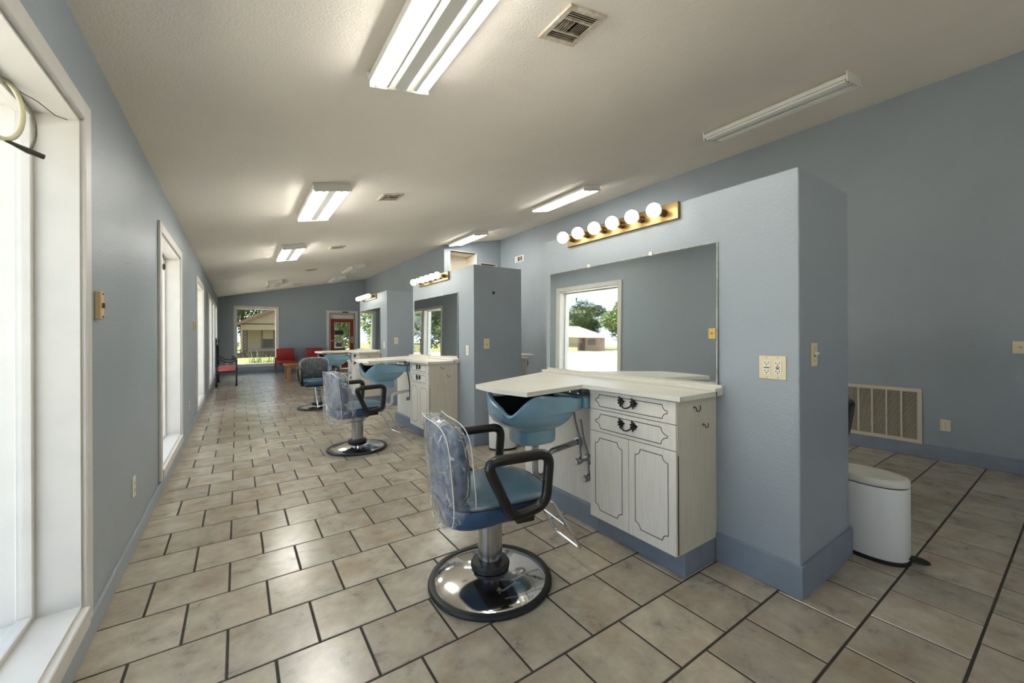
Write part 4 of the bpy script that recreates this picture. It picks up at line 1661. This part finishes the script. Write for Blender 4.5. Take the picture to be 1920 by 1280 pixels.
t = thing('coffee_table', 'low honey wood table in front of the red chairs', 'table', (1.60, 12.55, 0))
obj('tabletop', bx(-0.55, 0.55, -0.32, 0.32, 0.43, 0.47, 0.006), M['wood'], t)
for xx in (-0.46, 0.46):
    for yy in (-0.25, 0.25):
        obj('leg', bx(xx - 0.045, xx + 0.045, yy - 0.045, yy + 0.045, 0.04, 0.43), M['wood'], t)
    obj('foot_rail', bx(xx - 0.05, xx + 0.05, -0.30, 0.30, 0.0, 0.04), M['wood'], t)
for yy in (-0.25, 0.25):
    obj('apron', bx(-0.415, 0.415, yy - 0.012, yy + 0.012, 0.35, 0.43), M['wood'], t)

t = thing('iron_settee', 'black wrought iron settee with faded red cushion under the left windows', 'settee', (-0.46, 12.75, 0))
for yy in (-0.62, 0.62):
    bm = NB()
    tube(bm, [(0.04, yy, 0.0), (0.04, yy, 0.5), (0.035, yy, 1.10)], [0.020, 0.017, 0.014], 8)
    for z, r_ in ((0.03, 0.032), (0.3, 0.026), (0.52, 0.028), (0.85, 0.024), (1.12, 0.026)):
        sphere(bm, (0.04, yy, z), r_, 10, 8)
    sphere(bm, (0.036, yy, 1.17), 0.014, 8, 6, 1, 1, 2.2)
    obj('back_post', bm, M['iron'], t, True)
    bm = NB()
    tube(bm, [(0.44, yy, 0.0), (0.44, yy, 0.58)], 0.017, 8)
    for z in (0.03, 0.42, 0.56):
        sphere(bm, (0.44, yy, z), 0.028, 10, 8)
    obj('leg', bm, M['iron'], t, True)
    bm = NB()
    pts = [(0.05, yy, 0.70)]
    for k in range(10):
        s = k / 9
        pts.append((0.08 + 0.34 * s, yy, 0.69 - 0.10 * math.sin(PI * s * 0.8)))
    pts += [(0.45, yy, 0.60), (0.40, yy, 0.66), (0.34, yy, 0.70)]
    tube(bm, pts, 0.014, 8)
    obj('armrest', bm, M['iron'], t, True)
bm = NB()
for z in (0.46, 1.02):
    tube(bm, [(0.04, -0.62, z), (0.04, 0.62, z)], 0.013, 8)
obj('back_rail', bm, M['iron'], t, True)
for k in range(9):
    bm = NB()
    y = -0.5 + k * 0.125
    pts = [(0.04, y + 0.02 * math.sin(j * 1.3), 0.46 + 0.56 * j / 8) for j in range(9)]
    tube(bm, pts, 0.008, 6)
    obj('scroll', bm, M['iron'], t, True)
bm = NB()
for xx in (0.06, 0.43):
    tube(bm, [(xx, -0.62, 0.36), (xx, 0.62, 0.36)], 0.012, 8)
for yy in (-0.62, 0.62):
    tube(bm, [(0.04, yy, 0.36), (0.44, yy, 0.36)], 0.012, 8)
obj('seat_frame', bm, M['iron'], t, True)
obj('cushion', bx(0.05, 0.45, -0.60, 0.60, 0.365, 0.455, 0.03, 3), M['cushion'], t, True)

# ------------------------------------------------------------------ outdoors
GZ = -0.32
ground = struct('ground_lot', bx(-70, OUT - 0.06, -40, 22, GZ - 0.1, GZ), M['lot'], 'pale concrete parking lot outside the left windows', 'pavement')
struct('ground_rear', bx(OUT - 0.06, 60, -60, YB - 0.2, GZ - 0.1, GZ), M['lot'], 'pale concrete apron behind the building', 'pavement')
ground2 = struct('ground_lawn', bx(-90, 60, 22, 120, GZ - 0.1, GZ + 0.01), M['lawn'], 'dry green lawn outside the far window', 'lawn')
struct('ground_side', bx(OUT - 0.06, 60, YF + 0.26, 22, GZ - 0.1, GZ + 0.005), M['lawn'], 'lawn strip under the far window', 'lawn')
struct('ground_lot_far', bx(-36, -8, 22, 40, GZ, GZ + 0.02), M['lot'], 'far part of the pale parking lot', 'pavement')
struct('ground_kerb', bx(-45, -40, -40, 70, GZ, GZ + 0.03), M['lot'], 'pale street beyond the grass verge', 'street')


def leaf_mesh(name, n, rx, ry, rz, size, m, seed, lumps=9):
    rnd = random.Random(seed)
    cs = []
    for k in range(lumps):
        a = rnd.uniform(0, 2 * PI)
        q = rnd.uniform(0.0, 0.72)
        cs.append((math.cos(a) * q * rx, math.sin(a) * q * ry, rnd.uniform(-0.6, 0.75) * rz, rnd.uniform(0.32, 0.55)))
    vs, fs = [], []
    for k in range(n):
        c = rnd.choice(cs)
        v = Vector((rnd.gauss(0, 1), rnd.gauss(0, 1), rnd.gauss(0, 1))).normalized() * (rnd.uniform(0.55, 1.0))
        p = Vector((c[0] + v.x * c[3] * rx, c[1] + v.y * c[3] * ry, c[2] + v.z * c[3] * rz))
        a = Vector((rnd.gauss(0, 1), rnd.gauss(0, 1), rnd.gauss(0, 1))).normalized()
        b = a.orthogonal().normalized()
        s = size * rnd.uniform(0.6, 1.3)
        i = len(vs)
        vs += [p - a * s, p + b * s * 0.5, p + a * s, p - b * s * 0.5]
        fs.append((i, i + 1, i + 2, i + 3))
    me = bpy.data.meshes.new(name)
    me.from_pydata([tuple(v) for v in vs], [], fs)
    me.materials.append(m)
    return me


LF = [leaf_mesh('foliage', 14000, 1, 1, 1, 0.042, M['leaf'], 3, 12), leaf_mesh('foliage', 14000, 1, 1, 1, 0.042, M['leaf_dark'], 5, 12)]
bm = NB()
tube(bm, [(0, 0, 0), (0.03, 0.02, 0.4), (0, 0, 0.8), (0.1, 0.05, 1.3)], [0.06, 0.045, 0.04, 0.015], 8)
tube(bm, [(0, 0, 0.75), (-0.25, 0.1, 1.2)], [0.03, 0.01], 6)
tube(bm, [(0, 0, 0.7), (0.2, -0.2, 1.15)], [0.03, 0.01], 6)
TRUNK = mesh_of('trunk', bm, M['bark'], True)


def tree(x, y, rad, h, kind, label):
    t = thing('tree', label, 'tree', (x, y, GZ), random.uniform(0, 6), 'trees outdoors')
    o = obj('trunk', TRUNK, None, t)
    o.scale = (h * 0.45, h * 0.45, h * 0.55)
    o = obj('foliage', LF[kind], None, t)
    o.scale = (rad, rad, h * 0.40)
    o.location = (0, 0, h * 0.58)
    return t


TREES = [
    (-44, 58, 5.2, 7.2, 0, 'tree behind the brick house roof, reflected in the nearest mirror'),
    (-49.5, 54.5, 5.0, 8.6, 1, 'leafy tree right of the brick house, seen in the nearest mirror'),
    (-53.5, 48.5, 5.0, 8.8, 0, 'tall tree beside the street, seen in the nearest mirror'),
    (-51, 41.5, 3.6, 9.6, 1, 'tallest dark tree at the edge of the nearest mirror reflection'),
    (-9.5, 27.5, 3.2, 6.5, 0, 'leafy tree reflected in the middle mirror, left pane'),
    (-6.2, 25.5, 2.6, 6.0, 1, 'pale leafy tree reflected in the middle mirror, right pane'),
    (-13.0, 31.0, 3.6, 8.0, 1, 'tree behind the lot, reflected in the middle mirror'),
    (-3.6, 47.0, 3.5, 9.5, 1, 'dark tree left of the tan house beyond the far window'),
    (0.6, 50.0, 3.2, 10.5, 1, 'tall round tree behind the tan house roof'),
    (-1.6, 41.5, 1.6, 7.0, 0, 'slender tree at the left edge of the far window'),
    (-2.1, 22.2, 1.7, 4.6, 0, 'bushy tree left of the far window, reflected in the farthest mirror'),
    (4.8, 21.0, 1.9, 5.0, 0, 'bushy tree seen through the far door glass'),
    (6.6, 24.0, 2.6, 6.5, 1, 'dark bushy tree farther beyond the far door'),
    (8.5, 21.5, 2.4, 6.0, 0, 'bushy tree well right of the far door'),
]
for a in TREES:
    tree(*a)


# tan house beyond the far window
t = thing('tan_house', 'tan gabled house with porch beyond the far window', 'house', (0.2, 34.0, GZ))
Wd = 7.2
eave, ridge = 2.42, 4.2
hb = 1.96
bm = NB()
prism(bm, [(0, hb), (Wd, hb), (Wd, eave), (Wd / 2, ridge), (0, eave)], 0, 0.15, 'y')
obj('gable', bm, M['siding'], t)
for k in range(1, 9):
    z = hb + k * 0.28
    hw = Wd / 2 if z < eave else Wd / 2 * (ridge - z) / (ridge - eave)
    obj('siding_board', bx(Wd / 2 - hw + 0.05, Wd / 2 + hw - 0.05, -0.012, 0.0, z - 0.008, z), M['siding'], t)
obj('porch_wall', bx(0.15, Wd - 0.15, 1.2, 1.35, 0.3, eave), M['siding_wall'], t)
obj('side_wall', bx(0.15, 0.3, 1.35, 9, 0.3, eave), M['siding_wall'], t)
obj('porch_ceiling', bx(0.0, Wd, 0.0, 1.3, eave - 0.06, eave), M['siding'], t)
obj('foundation', bx(0, Wd, 0, 9, 0, 0.38), M['foundation'], t)
for s in (0, 1):
    bm = NB()
    a = (Wd / 2, ridge + 0.02)
    b = (-0.35, eave - 0.17) if s == 0 else (Wd + 0.35, eave - 0.17)
    prism(bm, [a, b, (b[0], b[1] + 0.13), (a[0], a[1] + 0.13)], -0.35, 9.3, 'y')
    obj('roof', bm, M['shingle'], t)
    bm = NB()
    prism(bm, [(a[0], a[1] - 0.06), (b[0], b[1] - 0.06), (b[0], b[1] + 0.15), (a[0], a[1] + 0.15)], -0.42, -0.35, 'y')
    obj('fascia', bm, M['fascia'], t)
bm = NB()
box(bm, 0.12, 0.16, 0.05, 0.09, 0.38, hb)
box(bm, 0.36, 0.40, 0.05, 0.09, 0.38, hb)
for k in range(7):
    z = 0.40 + k * 0.22
    tube(bm, [(0.14, 0.07, z), (0.38, 0.07, z + 0.23)], 0.018, 6)
    tube(bm, [(0.38, 0.07, z), (0.14, 0.07, z + 0.23)], 0.018, 6)
obj('lattice_post', bm, M['iron'], t)
obj('corner_post', bx(0.0, 0.12, 0.02, 0.14, 0.38, hb), M['siding'], t)
wn = obj('window', bx(1.28, 2.2, 1.14, 1.2, 0.62, 2.0), M['fascia'], t)
obj('pane', bx(1.38, 2.04, 1.125, 1.14, 1.32, 1.94), M['blind'], wn)
obj('pane', bx(1.38, 2.04, 1.12, 1.14, 0.70, 1.27), M['pane_dark'], wn)

# brick house across the lot
t = thing('brick_house', 'brick house with pale hip roof, reflected in the nearest mirror', 'house', (-38.0, 44.0, GZ), math.radians(44))
obj('wall', bx(-3.8, 0.2, 0, 6, 0, 2.1), M['brick'], t)
obj('wall', bx(0.2, 7.0, -0.6, 6, 0, 2.1), M['siding_wall'], t)
bm = NB()
vs = [bm.verts.new(p) for p in ((-4.5, -1.2, 2.05), (7.6, -1.2, 2.05), (7.6, 7, 2.05), (-4.5, 7, 2.05), (0.2, 3, 3.75), (2.2, 3, 3.75))]
for f_ in ((0, 1, 5, 4), (1, 2, 5), (2, 3, 4, 5), (3, 0, 4), (3, 2, 1, 0)):
    bm.faces.new([vs[i] for i in f_])
obj('roof', bm, M['roof_pale'], t)
obj('window', bx(-2.4, -1.3, -0.05, 0.02, 0.9, 1.8), M['pane_dark'], t)
obj('door', bx(-0.9, -0.1, -0.05, 0.02, 0.05, 1.95), M['foundation'], t)

# small far house and parked car left of the tan house
t = thing('far_house', 'small pale far house left of the tan house', 'house', (-5.2, 70.0, GZ))
obj('wall', bx(-4, 4.5, 0, 6, 0, 2.2), M['fascia'], t)
bm = NB()
prism(bm, [(-4.6, 2.2), (5.1, 2.2), (0.2, 4.6)], -0.5, 6.5, 'y')
obj('roof', bm, M['roof_pale'], t)
t = thing('parked_car', 'white parked car far beyond the picture window', 'car', (-2.0, 52.0, GZ), math.radians(4))
bm = NB()
prism(bm, [(-2.1, 0.35), (2.1, 0.35), (2.15, 0.85), (1.35, 0.95), (0.8, 1.5), (-1.1, 1.52), (-1.75, 0.98), (-2.15, 0.9)], -0.85, 0.85, 'y')
obj('body', bm, M['carpaint'], t)
bm = NB()
prism(bm, [(-1.55, 0.98), (1.15, 0.98), (0.72, 1.42), (-1.05, 1.43)], -0.86, 0.86, 'y')
obj('side_window', bm, M['pane_dark'], t)
for xx in (-1.3, 1.35):
    for yy in (-0.8, 0.8):
        bm = NB()
        tube(bm, [(xx, yy - 0.1, 0.33), (xx, yy + 0.1, 0.33)], 0.33, 16)
        obj('wheel', bm, M['black'], t)

# tall weeds under the far window
rnd = random.Random(11)


def weed(x, y, h, n, m, label):
    t = thing('weed_clump', label, 'weeds', (x, y, GZ), 0, 'weeds under the far window')
    vs, fs = [], []
    for k in range(n):
        a = rnd.uniform(0, 2 * PI)
        l = rnd.uniform(0.05, 0.32)
        hh = h * rnd.uniform(0.55, 1.05)
        bx_, by_ = rnd.uniform(-0.22, 0.22), rnd.uniform(-0.22, 0.22)
        pts = []
        for j in range(4):
            s = j / 3
            pts.append(Vector((bx_ + math.cos(a) * l * s * s, by_ + math.sin(a) * l * s * s, hh * s)))
        w_ = 0.016
        sd = Vector((-math.sin(a), math.cos(a), 0)) * w_
        for j in range(3):
            i = len(vs)
            k1, k2 = 1 - 0.8 * j / 3, 1 - 0.8 * (j + 1) / 3
            vs += [pts[j] - sd * k1, pts[j] + sd * k1, pts[j + 1] + sd * k2, pts[j + 1] - sd * k2]
            fs.append((i, i + 1, i + 2, i + 3))
    me = bpy.data.meshes.new('blades')
    me.from_pydata([tuple(v) for v in vs], [], fs)
    me.materials.append(m)
    o = obj('blades', me, None, t)
    return t


for x, y, h, m, lb in ((0.55, 18.6, 0.95, 'leaf', 'tall dark weed clump in the middle of the far window'),
                       (0.80, 18.2, 0.75, 'leaf_y', 'bright weed clump right of the tall one outside'),
                       (1.05, 18.8, 0.80, 'leaf_y', 'bright yellow weed clump at the right side of the far window'),
                       (1.30, 18.4, 0.70, 'leaf_y', 'low yellow weeds at the right edge of the far window'),
                       (0.30, 17.6, 0.55, 'leaf_dark', 'low grey weeds along the sill of the far window'),
                       (0.02, 17.4, 0.50, 'leaf_dark', 'low weeds at the left corner of the far window')):
    weed(x, y, h, 60, M[m], lb)
